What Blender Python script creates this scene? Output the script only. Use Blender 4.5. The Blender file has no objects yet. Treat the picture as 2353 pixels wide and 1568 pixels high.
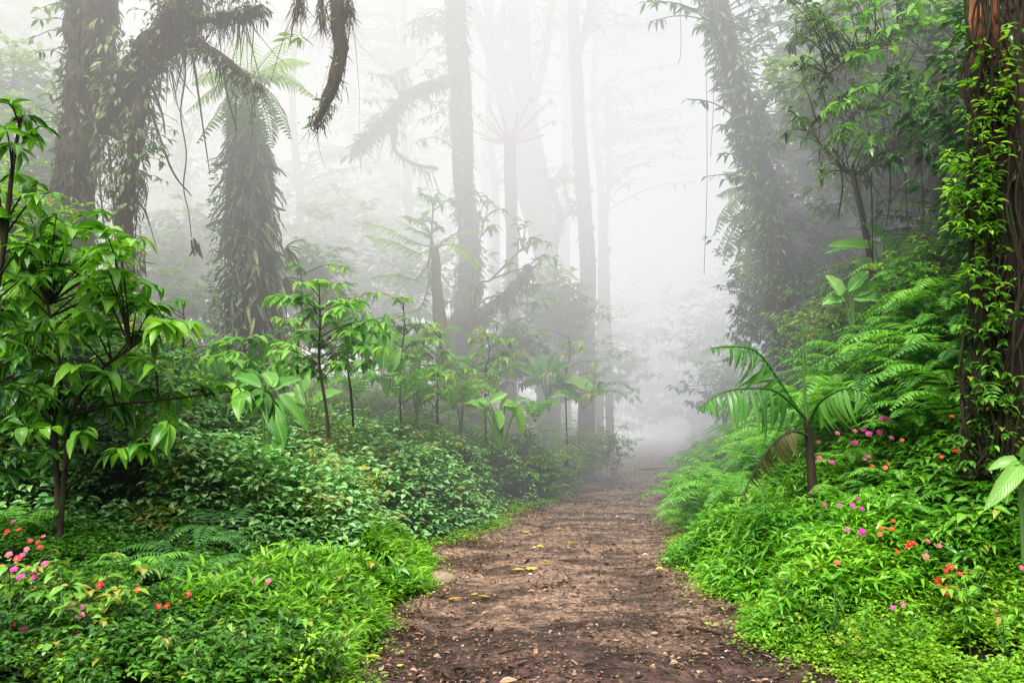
import bpy, math, random
import numpy as np

random.seed(7)
R = np.random.default_rng(11)
C = bpy.context.scene.collection
sc = bpy.context.scene

# ------------------------------------------------------------------ camera
F = 1829.0                      # focal length in photo pixels (2352 x 1568 view)
CAM = np.array([0.0, 0.0, 1.5])
PITCH = math.radians(5.34)
cd = bpy.data.cameras.new('camera')
cd.lens = 28.0
cd.sensor_width = 36.0
cd.clip_end = 2000
cam = bpy.data.objects.new('camera', cd)
C.objects.link(cam)
cam.location = CAM
cam.rotation_euler = (math.radians(90) + PITCH, 0, 0)
sc.camera = cam


def at(px, py, D):
    """world point seen at photo pixel (px, py) at distance D down the valley"""
    x, y = (px - 1176) / F, (784 - py) / F
    dy = math.cos(PITCH) - y * math.sin(PITCH)
    dz = math.sin(PITCH) + y * math.cos(PITCH)
    k = D / dy
    return np.array([x * k, D, 1.5 + dz * k])


# ------------------------------------------------------------------ terrain
EY = [-40, 0, 4.4, 5.3, 6.4, 8.7, 13, 17, 22, 30, 38, 60, 400]
EL = [-1.0, -1.0, -0.87, -.86, -.85, -0.84, 0.38, 1.55, 2.5, 4.1, 3.0, -6, -6]
ER = [2.7, 2.45, 1.95, 1.62, 1.62, 1.74, 2.65, 3.55, 4.7, 6.5, 6.2, -3, -3]


def sm(x, a, b):
    t = np.clip((np.asarray(x, float) - a) / (b - a), 0, 1)
    return t * t * (3 - 2 * t)


def wob(y, ph):
    return 0.10 * np.sin(y * 1.9 + ph) + 0.06 * np.sin(y * 4.7 + 2 * ph)


def XL(y): return np.interp(y, EY, EL) + wob(y, 0.4)
def XR(y): return np.interp(y, EY, ER) + wob(y, 2.1)


def lump(x, y):
    return (np.sin(x * 1.3 + 0.7 * y) + np.sin(y * 1.1 - 0.9 * x + 1.3) + 0.6 * np.sin(2.7 * x + 1.9 * y + 0.5) + 0.5 * np.sin(3.1 * y - 2.2 * x)) / 3.1


def gz(x, y):
    x = np.asarray(x, float); y = np.asarray(y, float)
    z = 0.6 * sm(y, 12, 31)
    dl = np.maximum(0, np.interp(y, EY, EL) - x)
    dr = np.maximum(0, x - np.interp(y, EY, ER))
    zl = (0.13 + 0.15 * sm(y, 6.5, 9.5)) * dl
    zl = np.where(zl > 1.1, 1.1 + (zl - 1.1) * 0.25, zl)
    slope = 0.36 + 0.92 * sm(y, 4.8, 8.6)
    zr = slope * np.maximum(0, dr - 0.95) + .10 * np.minimum(dr, 1.0)
    zr = np.where(zr > 3.6, 3.6 + (zr - 3.6) * 0.25, zr)
    z = z + zl + zr + 0.06 * lump(x, y) * sm(np.maximum(dl, dr), 0.1, 1.2)
    return z


def cover_h(x, y):
    """height of the ground cover above the soil"""
    x = np.asarray(x, float); y = np.asarray(y, float)
    dl = XL(y) - x; dr = x - XR(y)
    hl = 0.26 * sm(dl, -0.05, 0.45)
    mound = 0.80 * sm(dl, 0.0, 1.0) * (1 + 0.22 * lump(x * 1.3, y * 1.3))
    hl = hl * (1 - sm(y, 6.6, 7.7)) + mound * sm(y, 6.6, 7.7)
    hr = 0.14 * sm(dr, -0.05, 0.4)
    lush = (0.50 - .22 * sm(dr, .9, 1.6)) * sm(dr, 0.0, 0.55) * (1 + 0.2 * lump(x * 2, y * 2))
    hr = hr + (lush - hr) * sm(y, 5.0, 5.9)
    return np.where(dl > -0.1, hl, np.where(dr > -0.1, hr, 0.0))


def surf(x, y): return gz(x, y) + cover_h(x, y)


def hit(px, py, d0=3.5, d1=30, off=0.0):
    """first point of the planted surface along the ray of a photo pixel"""
    for D in np.arange(d0, d1, 0.04):
        p = at(px, py, D)
        if p[2] <= float(surf(p[0], p[1])) + off:
            return p
    return at(px, py, d1)


# ------------------------------------------------------------------ mesh builder
class MB:
    def __init__(s):
        s.v, s.f, s.r, s.uv, s.n = [], {3: [], 4: []}, [], {3: [], 4: []}, 0

    def add(s, v, quads=None, tris=None, r=0.5, uv=None):
        v = np.asarray(v, np.float32)
        n = len(v)
        if n == 0:
            return
        s.v.append(v)
        s.r.append(np.full(n, r, np.float32) if np.isscalar(r) else np.asarray(r, np.float32))
        if uv is None:
            uv = np.zeros((n, 2), np.float32)
        for k, fc in ((4, quads), (3, tris)):
            if fc is not None and len(fc):
                fc = np.asarray(fc, np.int32).reshape(-1, k)
                s.f[k].append(fc + s.n)
                s.uv[k].append(uv[fc])
        s.n += n

    def build(s, name, mat, parent=None, smooth=True):
        me = bpy.data.meshes.new(name)
        v = np.concatenate(s.v) if s.v else np.zeros((0, 3), np.float32)
        if parent is not None:
            v = v - np.array(parent.location, np.float32)
        me.vertices.add(len(v))
        me.vertices.foreach_set('co', v.astype(np.float32).ravel())
        loops, starts, tot, uvs, p = [], [], [], [], 0
        for k in (4, 3):
            if s.f[k]:
                fc = np.concatenate(s.f[k])
                loops.append(fc.ravel())
                starts.append(p + np.arange(len(fc)) * k)
                tot.append(np.full(len(fc), k))
                uvs.append(np.concatenate(s.uv[k]).reshape(-1, 2))
                p += fc.size
        me.loops.add(p)
        me.loops.foreach_set('vertex_index', np.concatenate(loops).astype(np.int32))
        st = np.concatenate(starts).astype(np.int32)
        me.polygons.add(len(st))
        me.polygons.foreach_set('loop_start', st)
        me.polygons.foreach_set('loop_total', np.concatenate(tot).astype(np.int32))
        me.polygons.foreach_set('use_smooth', np.full(len(st), smooth))
        l = me.uv_layers.new(name='UVMap')
        l.data.foreach_set('uv', np.concatenate(uvs).astype(np.float32).ravel())
        a = me.attributes.new('rnd', 'FLOAT', 'POINT')
        a.data.foreach_set('value', np.concatenate(s.r))
        me.update()
        me.validate()
        me.materials.append(mat)
        o = bpy.data.objects.new(name, me)
        C.objects.link(o)
        if parent is not None:
            o.parent = parent
        return o

    # -- tubes
    def tube(s, pts, rad, sides=8, rough=0.0, r=0.5, seed=None):
        pts = np.asarray(pts, float)
        n = len(pts)
        rad = np.full(n, rad, float) if np.isscalar(rad) else np.asarray(rad, float)
        t = np.gradient(pts, axis=0)
        t /= np.linalg.norm(t, axis=1)[:, None] + 1e-9
        ref = np.array([0.31, 0.95, 0.05]) if abs(t[0][2]) > 0.6 else np.array([0, 0.1, 1.0])
        a = np.cross(t, ref); a /= np.linalg.norm(a, axis=1)[:, None] + 1e-9
        b = np.cross(t, a)
        th = np.linspace(0, 2 * np.pi, sides, endpoint=False)
        rr = rad[:, None] * np.ones(sides)[None]
        if rough:
            ph = R.uniform(0, 6.28, 8)
            L = np.arange(n)[:, None]
            rr = rr * (1 + rough * (np.sin(2 * th + ph[0] + L * .21) + np.sin(3 * th - L * .33 + ph[1]) + .7 * np.sin(5 * th + L * .47 + ph[2])
                                    + .8 * np.sin(L * .9 + ph[3] + th) ) / 2.2 + rough * R.uniform(-.5, .5, (n, sides)))
        v = pts[:, None] + rr[..., None] * (np.cos(th)[None, :, None] * a[:, None] + np.sin(th)[None, :, None] * b[:, None])
        i = np.arange(n - 1)[:, None] * sides
        j = np.arange(sides)[None]
        k = (j + 1) % sides
        q = np.stack([i + j, i + k, i + sides + k, i + sides + j], -1).reshape(-1, 4)
        uv = np.stack([np.tile(th / 6.283, n), np.repeat(np.linspace(0, 1, n), sides)], -1).astype(np.float32)
        V = v.reshape(-1, 3)
        s.add(V, quads=q, r=r, uv=uv)
        tip = np.concatenate([V[-sides:], pts[-1:] + t[-1:] * rad[-1] * .6])
        s.add(tip, tris=[[x, (x + 1) % sides, sides] for x in range(sides)], r=r)


TPL = {
    'hi': ([0, .10, .26, .45, .63, .80, .92, 1], [0, .24, .44, .50, .44, .27, .10, 0]),
    'mid': ([0, .2, .48, .76, 1], [0, .40, .50, .27, 0]),
    'lo': ([0, .42, 1], [0, .5, 0]),
    'lance': ([0, .25, .6, 1], [0, .5, .40, 0]),
    'palm': ([0, .06, .22, .45, .68, .86, 1], [0, .22, .5, .48, .34, .15, 0]),
    'strap': ([0, .12, .4, .7, .9, 1], [0, .42, .5, .47, .3, 0]),
    'big': ([0, .06, .16, .30, .45, .60, .74, .86, .95, 1], [0, .26, .42, .5, .5, .46, .38, .26, .12, 0]),
}


def tpl(kind):
    vv, hw = TPL[kind]
    n = len(vv)
    P, UV, q, t = [(0, 0)], [(.5, 0)], [], []
    for i in range(1, n - 1):
        P += [(-hw[i], vv[i]), (0, vv[i]), (hw[i], vv[i])]
        UV += [(.5 - hw[i], vv[i]), (.5, vv[i]), (.5 + hw[i], vv[i])]
    P.append((0, 1)); UV.append((.5, 1))
    last = len(P) - 1
    t += [(0, 2, 1), (0, 3, 2)]
    for i in range(n - 3):
        a = 1 + 3 * i
        q += [(a, a + 1, a + 4, a + 3), (a + 1, a + 2, a + 5, a + 4)]
    a = last - 3
    t += [(a, a + 1, last), (a + 1, a + 2, last)]
    return np.array(P, float), np.array(UV, np.float32), np.array(q, int).reshape(-1, 4), np.array(t, int).reshape(-1, 3)


def unit(a):
    a = np.asarray(a, float)
    return a / (np.linalg.norm(a, axis=-1, keepdims=True) + 1e-9)


def leaves(mb, pos, d, up, L, W, kind='lo', droop=.25, fold=.15, rnd=None, wave=0.0):
    """many leaf blades in one go"""
    pos = np.atleast_2d(pos).astype(float)
    n = len(pos)
    if n == 0:
        return
    d = unit(np.broadcast_to(np.asarray(d, float), (n, 3)))
    up = np.broadcast_to(np.asarray(up, float), (n, 3))
    sd = np.cross(d, up)
    bad = np.linalg.norm(sd, axis=1) < 1e-3
    sd[bad] = [1, 0, 0]
    sd = unit(sd)
    nr = np.cross(sd, d)
    L = np.broadcast_to(np.asarray(L, float), (n,)); W = np.broadcast_to(np.asarray(W, float), (n,))
    droop = np.broadcast_to(np.asarray(droop, float), (n,))
    P, UV, q, t = tpl(kind)
    u, v = P[:, 0][None], P[:, 1][None]
    w = -droop[:, None] * v ** 2 + fold * np.abs(u) * (W / L)[:, None] * 2
    if wave:
        w = w + wave * np.sign(u) * np.sin(v * 17 + R.uniform(0, 6, (n, 1))) * np.abs(u) * 2 * (W / L)[:, None]
    vv = v * (1 - .28 * np.abs(droop[:, None]) * v)
    X = (pos[:, None] + d[:, None] * (L[:, None] * vv)[..., None] + sd[:, None] * (W[:, None] * u)[..., None]
         + nr[:, None] * (L[:, None] * w)[..., None])
    m = P.shape[0]
    off = (np.arange(n) * m)[:, None, None]
    if rnd is None:
        rnd = R.random(n)
    mb.add(X.reshape(-1, 3), quads=(off + q[None]).reshape(-1, 4), tris=(off + t[None]).reshape(-1, 3),
           r=np.repeat(rnd, m), uv=np.tile(UV, (n, 1)))


def rosettes(mb, ctr, nleaf, L, W, kind='lo', tilt=(-.1, .5), droop=.3, spread=.02, fold=.2, rnd=None, lean=None):
    """tufts of leaves around shoot tips"""
    ctr = np.atleast_2d(ctr)
    n = len(ctr)
    az = R.uniform(0, 6.28, (n, 1)) + np.arange(nleaf)[None] * 2.399 + R.uniform(-.3, .3, (n, nleaf))
    tl = R.uniform(tilt[0], tilt[1], (n, nleaf))
    d = np.stack([np.cos(az), np.sin(az), tl], -1)
    if lean is not None:
        d = d + np.asarray(lean)[:, None] if np.ndim(lean) == 2 else d + np.asarray(lean)
    up = np.array([0, 0, 1.0]) + R.normal(0, .25, (n, nleaf, 3))
    p = ctr[:, None] + d * spread + R.normal(0, spread * .6, (n, nleaf, 3))
    sc_ = R.uniform(.65, 1.15, (n, nleaf))
    rn = np.clip((R.random((n, 1)) if rnd is None else np.asarray(rnd).reshape(n, 1)) + R.normal(0, .16, (n, nleaf)), 0, 1)
    leaves(mb, p.reshape(-1, 3), d.reshape(-1, 3), up.reshape(-1, 3), (L * sc_).ravel(), (W * sc_).ravel(), kind,
           R.uniform(.4, 1.5, n * nleaf) * droop, fold, rn.ravel())


def smooth_path(pts, n):
    pts = np.asarray(pts, float)
    t = np.linspace(0, len(pts) - 1, n)
    out = np.zeros((n, pts.shape[1]))
    P = np.concatenate([2 * pts[:1] - pts[1:2], pts, 2 * pts[-1:] - pts[-2:-1]])
    for k, tt in enumerate(t):
        i = min(int(tt), len(pts) - 2); f = tt - i
        p0, p1, p2, p3 = P[i], P[i + 1], P[i + 2], P[i + 3]
        out[k] = .5 * (2 * p1 + (p2 - p0) * f + (2 * p0 - 5 * p1 + 4 * p2 - p3) * f * f + (3 * p1 - p0 - 3 * p2 + p3) * f ** 3)
    return out


def frond(mb, pts, n=22, plen=.3, pw=.035, droop=.35, ang=.35, rach=None, r0=.008, side=None, kind='lance', rnd=None, taper=(.35, .3), hang=0.0, start=.1, ragged=0.0):
    """one pinnate leaf along a curved midrib"""
    P = smooth_path(pts, 40)
    (rach or mb).tube(smooth_path(pts, 14), np.linspace(r0, r0 * .25, 14), 5, r=.25)
    s = np.linspace(start, .985, n)
    idx = s * 39
    i = np.clip(idx.astype(int), 0, 38); f = (idx - i)[:, None]
    p = P[i] * (1 - f) + P[i + 1] * f
    t = unit(P[i + 1] - P[i])
    if side is None:
        side = np.cross(P[-1] - P[0], [0, 0, 1.0])
        if np.linalg.norm(side) < .05: side = np.array([1.0, 0, 0])
    sd = unit(np.broadcast_to(side, t.shape) - t * (t @ np.asarray(side, float))[:, None])
    nr = np.cross(sd, t)
    nr = nr * np.where(nr[:, 2:3] < 0, -1, 1)
    prof = np.minimum(1, taper[0] + (s / .35) * (1 - taper[0])) * np.minimum(1, np.maximum(.06, (1 - s) / taper[1]) ** .7)
    for sg in (-1, 1):
        d = sd * sg * math.cos(ang) + t * math.sin(ang) + R.normal(0, .05 + ragged * .3, t.shape)
        d = unit(d); d[:, 2] -= hang
        L = plen * prof * R.uniform(.9 - ragged, 1.08, n)
        if ragged:
            keep = R.random(n) > ragged * .5
        else:
            keep = np.ones(n, bool)
        rn = R.random(n) * .35 + (.35 if rnd is None else rnd)
        leaves(mb, p[keep], d[keep], nr[keep], L[keep], (pw * (.6 + .4 * prof))[keep], kind, droop * R.uniform(.6, 1.4, n)[keep], .12, np.clip(rn, 0, 1)[keep])


# ------------------------------------------------------------------ materials
def nt(mat):
    mat.use_nodes = True
    t = mat.node_tree
    t.nodes.clear()
    return t, t.nodes, t.links


def node(ns, typ, **kw):
    n = ns.new(typ)
    for k, v in kw.items():
        setattr(n, k, v)
    return n


def ramp(ns, stops):
    n = ns.new('ShaderNodeValToRGB')
    e = n.color_ramp.elements
    while len(e) < len(stops): e.new(.5)
    for x, (p, c) in zip(e, stops):
        x.position = p; x.color = (*c, 1)
    return n


def leaf_mat(name, dark, mid, light, trans=.35, rough=.38, veins=0.0, old=None, spec=.5, tcol=(1.3, 1.25, .55)):
    m = bpy.data.materials.new(name)
    t, ns, ln = nt(m)
    at_ = node(ns, 'ShaderNodeAttribute', attribute_name='rnd')
    oi = node(ns, 'ShaderNodeObjectInfo')
    geo = node(ns, 'ShaderNodeNewGeometry')
    nz = node(ns, 'ShaderNodeTexNoise'); nz.inputs['Scale'].default_value = 1.7; nz.inputs['Detail'].default_value = 2
    ln.new(geo.outputs['Position'], nz.inputs['Vector'])
    ma = node(ns, 'ShaderNodeMath', operation='MULTIPLY_ADD'); ma.inputs[1].default_value = .9; ma.inputs[2].default_value = -.45
    ln.new(nz.outputs['Fac'], ma.inputs[0])
    ad = node(ns, 'ShaderNodeMath', operation='ADD')
    ln.new(at_.outputs['Fac'], ad.inputs[0]); ln.new(ma.outputs[0], ad.inputs[1])
    mo = node(ns, 'ShaderNodeMath', operation='MULTIPLY_ADD'); mo.inputs[1].default_value = .3
    ln.new(oi.outputs['Random'], mo.inputs[0]); ln.new(ad.outputs[0], mo.inputs[2])
    ms = node(ns, 'ShaderNodeMath', operation='SUBTRACT'); ms.inputs[1].default_value = .15
    ln.new(mo.outputs[0], ms.inputs[0])
    stops = [(0, dark), (.5, mid), (.93, light)]
    if old: stops = [(0, dark), (.5, mid), (.9, light), (1.0, old)]
    cr = ramp(ns, stops)
    ln.new(ms.outputs[0], cr.inputs[0])
    col = cr.outputs['Color']
    uv = node(ns, 'ShaderNodeUVMap')
    sx = node(ns, 'ShaderNodeSeparateXYZ'); ln.new(uv.outputs['UV'], sx.inputs[0])
    a1 = node(ns, 'ShaderNodeMath', operation='SUBTRACT'); a1.inputs[1].default_value = .5; ln.new(sx.outputs['X'], a1.inputs[0])
    a2 = node(ns, 'ShaderNodeMath', operation='ABSOLUTE'); ln.new(a1.outputs[0], a2.inputs[0])
    mr = node(ns, 'ShaderNodeMapRange'); mr.inputs['From Min'].default_value = .0; mr.inputs['From Max'].default_value = .06
    mr.inputs['To Min'].default_value = .5; mr.inputs['To Max'].default_value = 0; ln.new(a2.outputs[0], mr.inputs['Value'])
    mx = node(ns, 'ShaderNodeMix', data_type='RGBA')
    mx.inputs['B'].default_value = (*[min(1, c * 1.6 + .03) for c in light], 1)
    ln.new(mr.outputs[0], mx.inputs['Factor']); ln.new(col, mx.inputs['A'])
    col = mx.outputs['Result']
    bs = node(ns, 'ShaderNodeBsdfPrincipled')
    bs.inputs['Roughness'].default_value = rough
    bs.inputs['Specular IOR Level'].default_value = spec
    if veins:
        b1 = node(ns, 'ShaderNodeMath', operation='MULTIPLY_ADD'); b1.inputs[1].default_value = -9.0
        v1 = node(ns, 'ShaderNodeMath', operation='MULTIPLY'); v1.inputs[1].default_value = 13.0
        ln.new(sx.outputs['Y'], v1.inputs[0]); ln.new(a2.outputs[0], b1.inputs[0]); ln.new(v1.outputs[0], b1.inputs[2])
        fr = node(ns, 'ShaderNodeMath', operation='PINGPONG'); fr.inputs[1].default_value = .5; ln.new(b1.outputs[0], fr.inputs[0])
        m2 = node(ns, 'ShaderNodeMapRange'); m2.inputs['From Min'].default_value = 0; m2.inputs['From Max'].default_value = .2
        m2.inputs['To Min'].default_value = 0.0; m2.inputs['To Max'].default_value = 1.0
        ln.new(fr.outputs[0], m2.inputs['Value'])
        mv = node(ns, 'ShaderNodeMix', data_type='RGBA', blend_type='MULTIPLY'); mv.inputs['Factor'].default_value = veins
        cv = ramp(ns, [(0, (.5, .55, .45)), (1, (1, 1, 1))]); ln.new(m2.outputs[0], cv.inputs[0])
        ln.new(col, mv.inputs['A']); ln.new(cv.outputs['Color'], mv.inputs['B']); col = mv.outputs['Result']
        bp = node(ns, 'ShaderNodeBump'); bp.inputs['Strength'].default_value = .5; bp.inputs['Distance'].default_value = .006
        ln.new(m2.outputs[0], bp.inputs['Height']); ln.new(bp.outputs[0], bs.inputs['Normal'])
    ln.new(col, bs.inputs['Base Color'])
    out = node(ns, 'ShaderNodeOutputMaterial')
    tr = node(ns, 'ShaderNodeBsdfTranslucent')
    tm = node(ns, 'ShaderNodeMix', data_type='RGBA', blend_type='MULTIPLY'); tm.inputs['Factor'].default_value = 1
    tm.inputs['B'].default_value = (*tcol, 1); ln.new(col, tm.inputs['A']); ln.new(tm.outputs['Result'], tr.inputs['Color'])
    sh = node(ns, 'ShaderNodeMixShader'); sh.inputs[0].default_value = trans
    ln.new(bs.outputs[0], sh.inputs[1]); ln.new(tr.outputs[0], sh.inputs[2]); ln.new(sh.outputs[0], out.inputs['Surface'])
    return m


def bark_mat(name, a, b, moss, scale=6, mossy=.5, stretch=(1, 1, .25), spots=0.0, below=None):
    m = bpy.data.materials.new(name)
    t, ns, ln = nt(m)
    geo = node(ns, 'ShaderNodeNewGeometry')
    mp = node(ns, 'ShaderNodeMapping'); mp.inputs['Scale'].default_value = stretch
    ln.new(geo.outputs['Position'], mp.inputs['Vector'])
    n1 = node(ns, 'ShaderNodeTexNoise'); n1.inputs['Scale'].default_value = scale; n1.inputs['Detail'].default_value = 7; n1.inputs['Roughness'].default_value = .65
    ln.new(mp.outputs[0], n1.inputs['Vector'])
    c1 = ramp(ns, [(.3, a), (.7, b)]); ln.new(n1.outputs['Fac'], c1.inputs[0])
    n2 = node(ns, 'ShaderNodeTexNoise'); n2.inputs['Scale'].default_value = 2.2; n2.inputs['Detail'].default_value = 5
    ln.new(geo.outputs['Position'], n2.inputs['Vector'])
    mr = node(ns, 'ShaderNodeMapRange'); mr.inputs['From Min'].default_value = .62 - .3 * mossy; mr.inputs['From Max'].default_value = .75 - .3 * mossy
    ln.new(n2.outputs['Fac'], mr.inputs['Value'])
    mx = node(ns, 'ShaderNodeMix', data_type='RGBA'); mx.inputs['B'].default_value = (*moss, 1)
    ln.new(mr.outputs[0], mx.inputs['Factor']); ln.new(c1.outputs['Color'], mx.inputs['A'])
    col = mx.outputs['Result']
    if spots:
        n3 = node(ns, 'ShaderNodeTexNoise'); n3.inputs['Scale'].default_value = 14; n3.inputs['Detail'].default_value = 3
        ln.new(geo.outputs['Position'], n3.inputs['Vector'])
        m3 = node(ns, 'ShaderNodeMapRange'); m3.inputs['From Min'].default_value = .62; m3.inputs['From Max'].default_value = .68; m3.inputs['To Max'].default_value = spots
        ln.new(n3.outputs['Fac'], m3.inputs['Value'])
        x3 = node(ns, 'ShaderNodeMix', data_type='RGBA'); x3.inputs['B'].default_value = (.6, .58, .52, 1)
        ln.new(m3.outputs[0], x3.inputs['Factor']); ln.new(col, x3.inputs['A']); col = x3.outputs['Result']
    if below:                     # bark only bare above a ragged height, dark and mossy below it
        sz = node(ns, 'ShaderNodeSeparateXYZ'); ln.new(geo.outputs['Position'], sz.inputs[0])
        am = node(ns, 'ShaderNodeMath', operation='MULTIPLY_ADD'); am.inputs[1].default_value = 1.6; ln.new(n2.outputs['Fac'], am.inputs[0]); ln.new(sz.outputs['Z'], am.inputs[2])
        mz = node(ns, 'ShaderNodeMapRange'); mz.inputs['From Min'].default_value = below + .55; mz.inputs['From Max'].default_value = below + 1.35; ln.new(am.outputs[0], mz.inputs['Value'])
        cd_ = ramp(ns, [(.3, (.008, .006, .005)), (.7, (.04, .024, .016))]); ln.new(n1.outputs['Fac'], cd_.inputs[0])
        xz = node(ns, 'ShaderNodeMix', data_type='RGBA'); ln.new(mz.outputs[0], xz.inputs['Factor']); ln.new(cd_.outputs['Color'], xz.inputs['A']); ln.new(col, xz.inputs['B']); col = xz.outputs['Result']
    bs = node(ns, 'ShaderNodeBsdfPrincipled'); bs.inputs['Roughness'].default_value = .85
    bs.inputs['Specular IOR Level'].default_value = .25
    ln.new(col, bs.inputs['Base Color'])
    bp = node(ns, 'ShaderNodeBump'); bp.inputs['Strength'].default_value = .9; bp.inputs['Distance'].default_value = .04
    ln.new(n1.outputs['Fac'], bp.inputs['Height']); ln.new(bp.outputs[0], bs.inputs['Normal'])
    out = node(ns, 'ShaderNodeOutputMaterial'); ln.new(bs.outputs[0], out.inputs['Surface'])
    return m


def plain_mat(name, col, rough=.5, trans=0.0):
    m = bpy.data.materials.new(name)
    t, ns, ln = nt(m)
    at_ = node(ns, 'ShaderNodeAttribute', attribute_name='rnd')
    cr = ramp(ns, [(0, [c * .6 for c in col]), (1, [min(1, c * 1.3) for c in col])]); ln.new(at_.outputs['Fac'], cr.inputs[0])
    bs = node(ns, 'ShaderNodeBsdfPrincipled'); bs.inputs['Roughness'].default_value = rough
    ln.new(cr.outputs['Color'], bs.inputs['Base Color'])
    out = node(ns, 'ShaderNodeOutputMaterial')
    if trans:
        tr = node(ns, 'ShaderNodeBsdfTranslucent'); ln.new(cr.outputs['Color'], tr.inputs['Color'])
        sh = node(ns, 'ShaderNodeMixShader'); sh.inputs[0].default_value = trans
        ln.new(bs.outputs[0], sh.inputs[1]); ln.new(tr.outputs[0], sh.inputs[2]); ln.new(sh.outputs[0], out.inputs['Surface'])
    else:
        ln.new(bs.outputs[0], out.inputs['Surface'])
    return m


M = {
    'strap': leaf_mat('strap_fern_leaf', (.025, .032, .010), (.11, .13, .042), (.30, .33, .13), .3, .42),
    'nettle': leaf_mat('nettle_leaf', (.018, .085, .018), (.11, .33, .085), (.34, .60, .23), .22, .33, old=(.30, .22, .05)),
    'herb': leaf_mat('dark_herb_leaf', (.009, .05, .004), (.055, .21, .012), (.19, .43, .035), .24, .32, old=(.32, .26, .04)),
    'grass': leaf_mat('bright_grass_leaf', (.03, .13, .005), (.12, .36, .010), (.29, .58, .03), .30, .32),
    'clover': leaf_mat('lime_carpet_leaf', (.04, .16, .005), (.17, .41, .012), (.38, .60, .05), .30, .4),
    'lush': leaf_mat('lush_lance_leaf', (.02, .17, .010), (.10, .33, .008), (.25, .57, .04), .28, .25, spec=.7),
    'shrub': leaf_mat('broad_shrub_leaf', (.016, .085, .008), (.085, .30, .018), (.26, .56, .05), .36, .28, veins=.5, spec=.6),
    'bank': leaf_mat('bank_leaf', (.010, .06, .006), (.085, .27, .022), (.27, .54, .06), .28, .30, old=(.42, .33, .06)),
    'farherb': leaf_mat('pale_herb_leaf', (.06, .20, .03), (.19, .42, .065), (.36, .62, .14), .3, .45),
    'under': leaf_mat('undergrowth_leaf', (.04, .13, .012), (.16, .38, .035), (.38, .64, .10), .38, .36, old=(.50, .36, .08)),
    'shrub_dark': leaf_mat('shaded_shrub_leaf', (.008, .04, .008), (.03, .11, .025), (.08, .23, .05), .25, .4),  # darker copy of the shrub leaf, thicket shade put into its colour
    'sapling': leaf_mat('sapling_leaf', (.045, .17, .018), (.13, .38, .045), (.32, .62, .12), .42, .34, veins=.4),
    'canopy': leaf_mat('canopy_leaf', (.020, .062, .018), (.075, .18, .055), (.24, .38, .14), .38, .32),
    'vine': leaf_mat('vine_leaf', (.02, .09, .006), (.10, .32, .018), (.34, .62, .05), .4, .33),
    'epi': leaf_mat('epiphyte_leaf', (.025, .042, .012), (.07, .115, .032), (.20, .27, .09), .3, .45),
    'moss': leaf_mat('hanging_moss', (.018, .013, .005), (.080, .056, .020), (.17, .14, .048), .25, .9, spec=.1),
    'fern': leaf_mat('fern_leaf', (.04, .16, .018), (.12, .37, .04), (.30, .60, .085), .42, .42),
    'fern_dark': leaf_mat('dark_fern_leaf', (.016, .08, .014), (.05, .19, .032), (.14, .34, .075), .35, .42),
    'treefern': leaf_mat('tree_fern_leaf', (.05, .13, .025), (.18, .34, .075), (.42, .60, .18), .5, .45),
    'banana': leaf_mat('heliconia_leaf', (.03, .14, .022), (.11, .35, .05), (.30, .58, .14), .4, .28, veins=.25),
    'palm': leaf_mat('palm_leaf', (.020, .10, .014), (.07, .26, .03), (.20, .48, .07), .38, .27, veins=.3, spec=.7),
    'deadpalm': leaf_mat('withered_palm_leaf', (.02, .02, .006), (.07, .075, .018), (.14, .15, .04), .3, .7),
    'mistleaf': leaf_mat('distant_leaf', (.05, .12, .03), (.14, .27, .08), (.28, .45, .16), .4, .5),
    'litter': leaf_mat('brown_leaf_litter', (.018, .011, .010), (.12, .060, .034), (.42, .25, .15), .1, .34, old=(.58, .48, .36)),
    'yellow': leaf_mat('yellow_fallen_leaf', (.48, .27, .02), (.68, .46, .03), (.76, .60, .10), .2, .45),
    'bark_dark': bark_mat('dark_mossy_bark', (.018, .012, .008), (.092, .060, .038), (.060, .056, .016), 5, .45),
    'bark_mid': bark_mat('grey_brown_bark', (.06, .045, .035), (.16, .125, .095), (.10, .11, .05), 7, .4, spots=.7),
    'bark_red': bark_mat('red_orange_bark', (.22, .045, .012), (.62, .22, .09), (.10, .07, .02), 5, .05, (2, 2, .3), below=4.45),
    'bark_fern': bark_mat('fibrous_trunk', (.014, .010, .008), (.060, .042, .030), (.05, .05, .02), 12, .3),
    'stem': bark_mat('dark_twig', (.012, .010, .006), (.045, .036, .018), (.03, .04, .010), 20, .3),
    'stem_green': plain_mat('green_stalk', (.07, .15, .03), .5),
    'moss_branch': bark_mat('yellow_mossy_branch', (.07, .06, .015), (.20, .16, .05), (.14, .15, .03), 9, .5),
    'stipe': plain_mat('red_brown_stipe', (.30, .09, .07), .6),
    'f_pink': plain_mat('magenta_petal', (.80, .05, .42), .5, .35),
    'f_red': plain_mat('red_petal', (.85, .022, .02), .5, .35),
    'f_rose': plain_mat('rose_petal', (.85, .18, .30), .5, .35),
    'f_orange': plain_mat('orange_petal', (.85, .12, .02), .5, .35),
    'f_eye': plain_mat('flower_eye', (.45, .25, .10), .6),
    'twig': plain_mat('wet_twig', (.045, .028, .018), .45),
}


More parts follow.
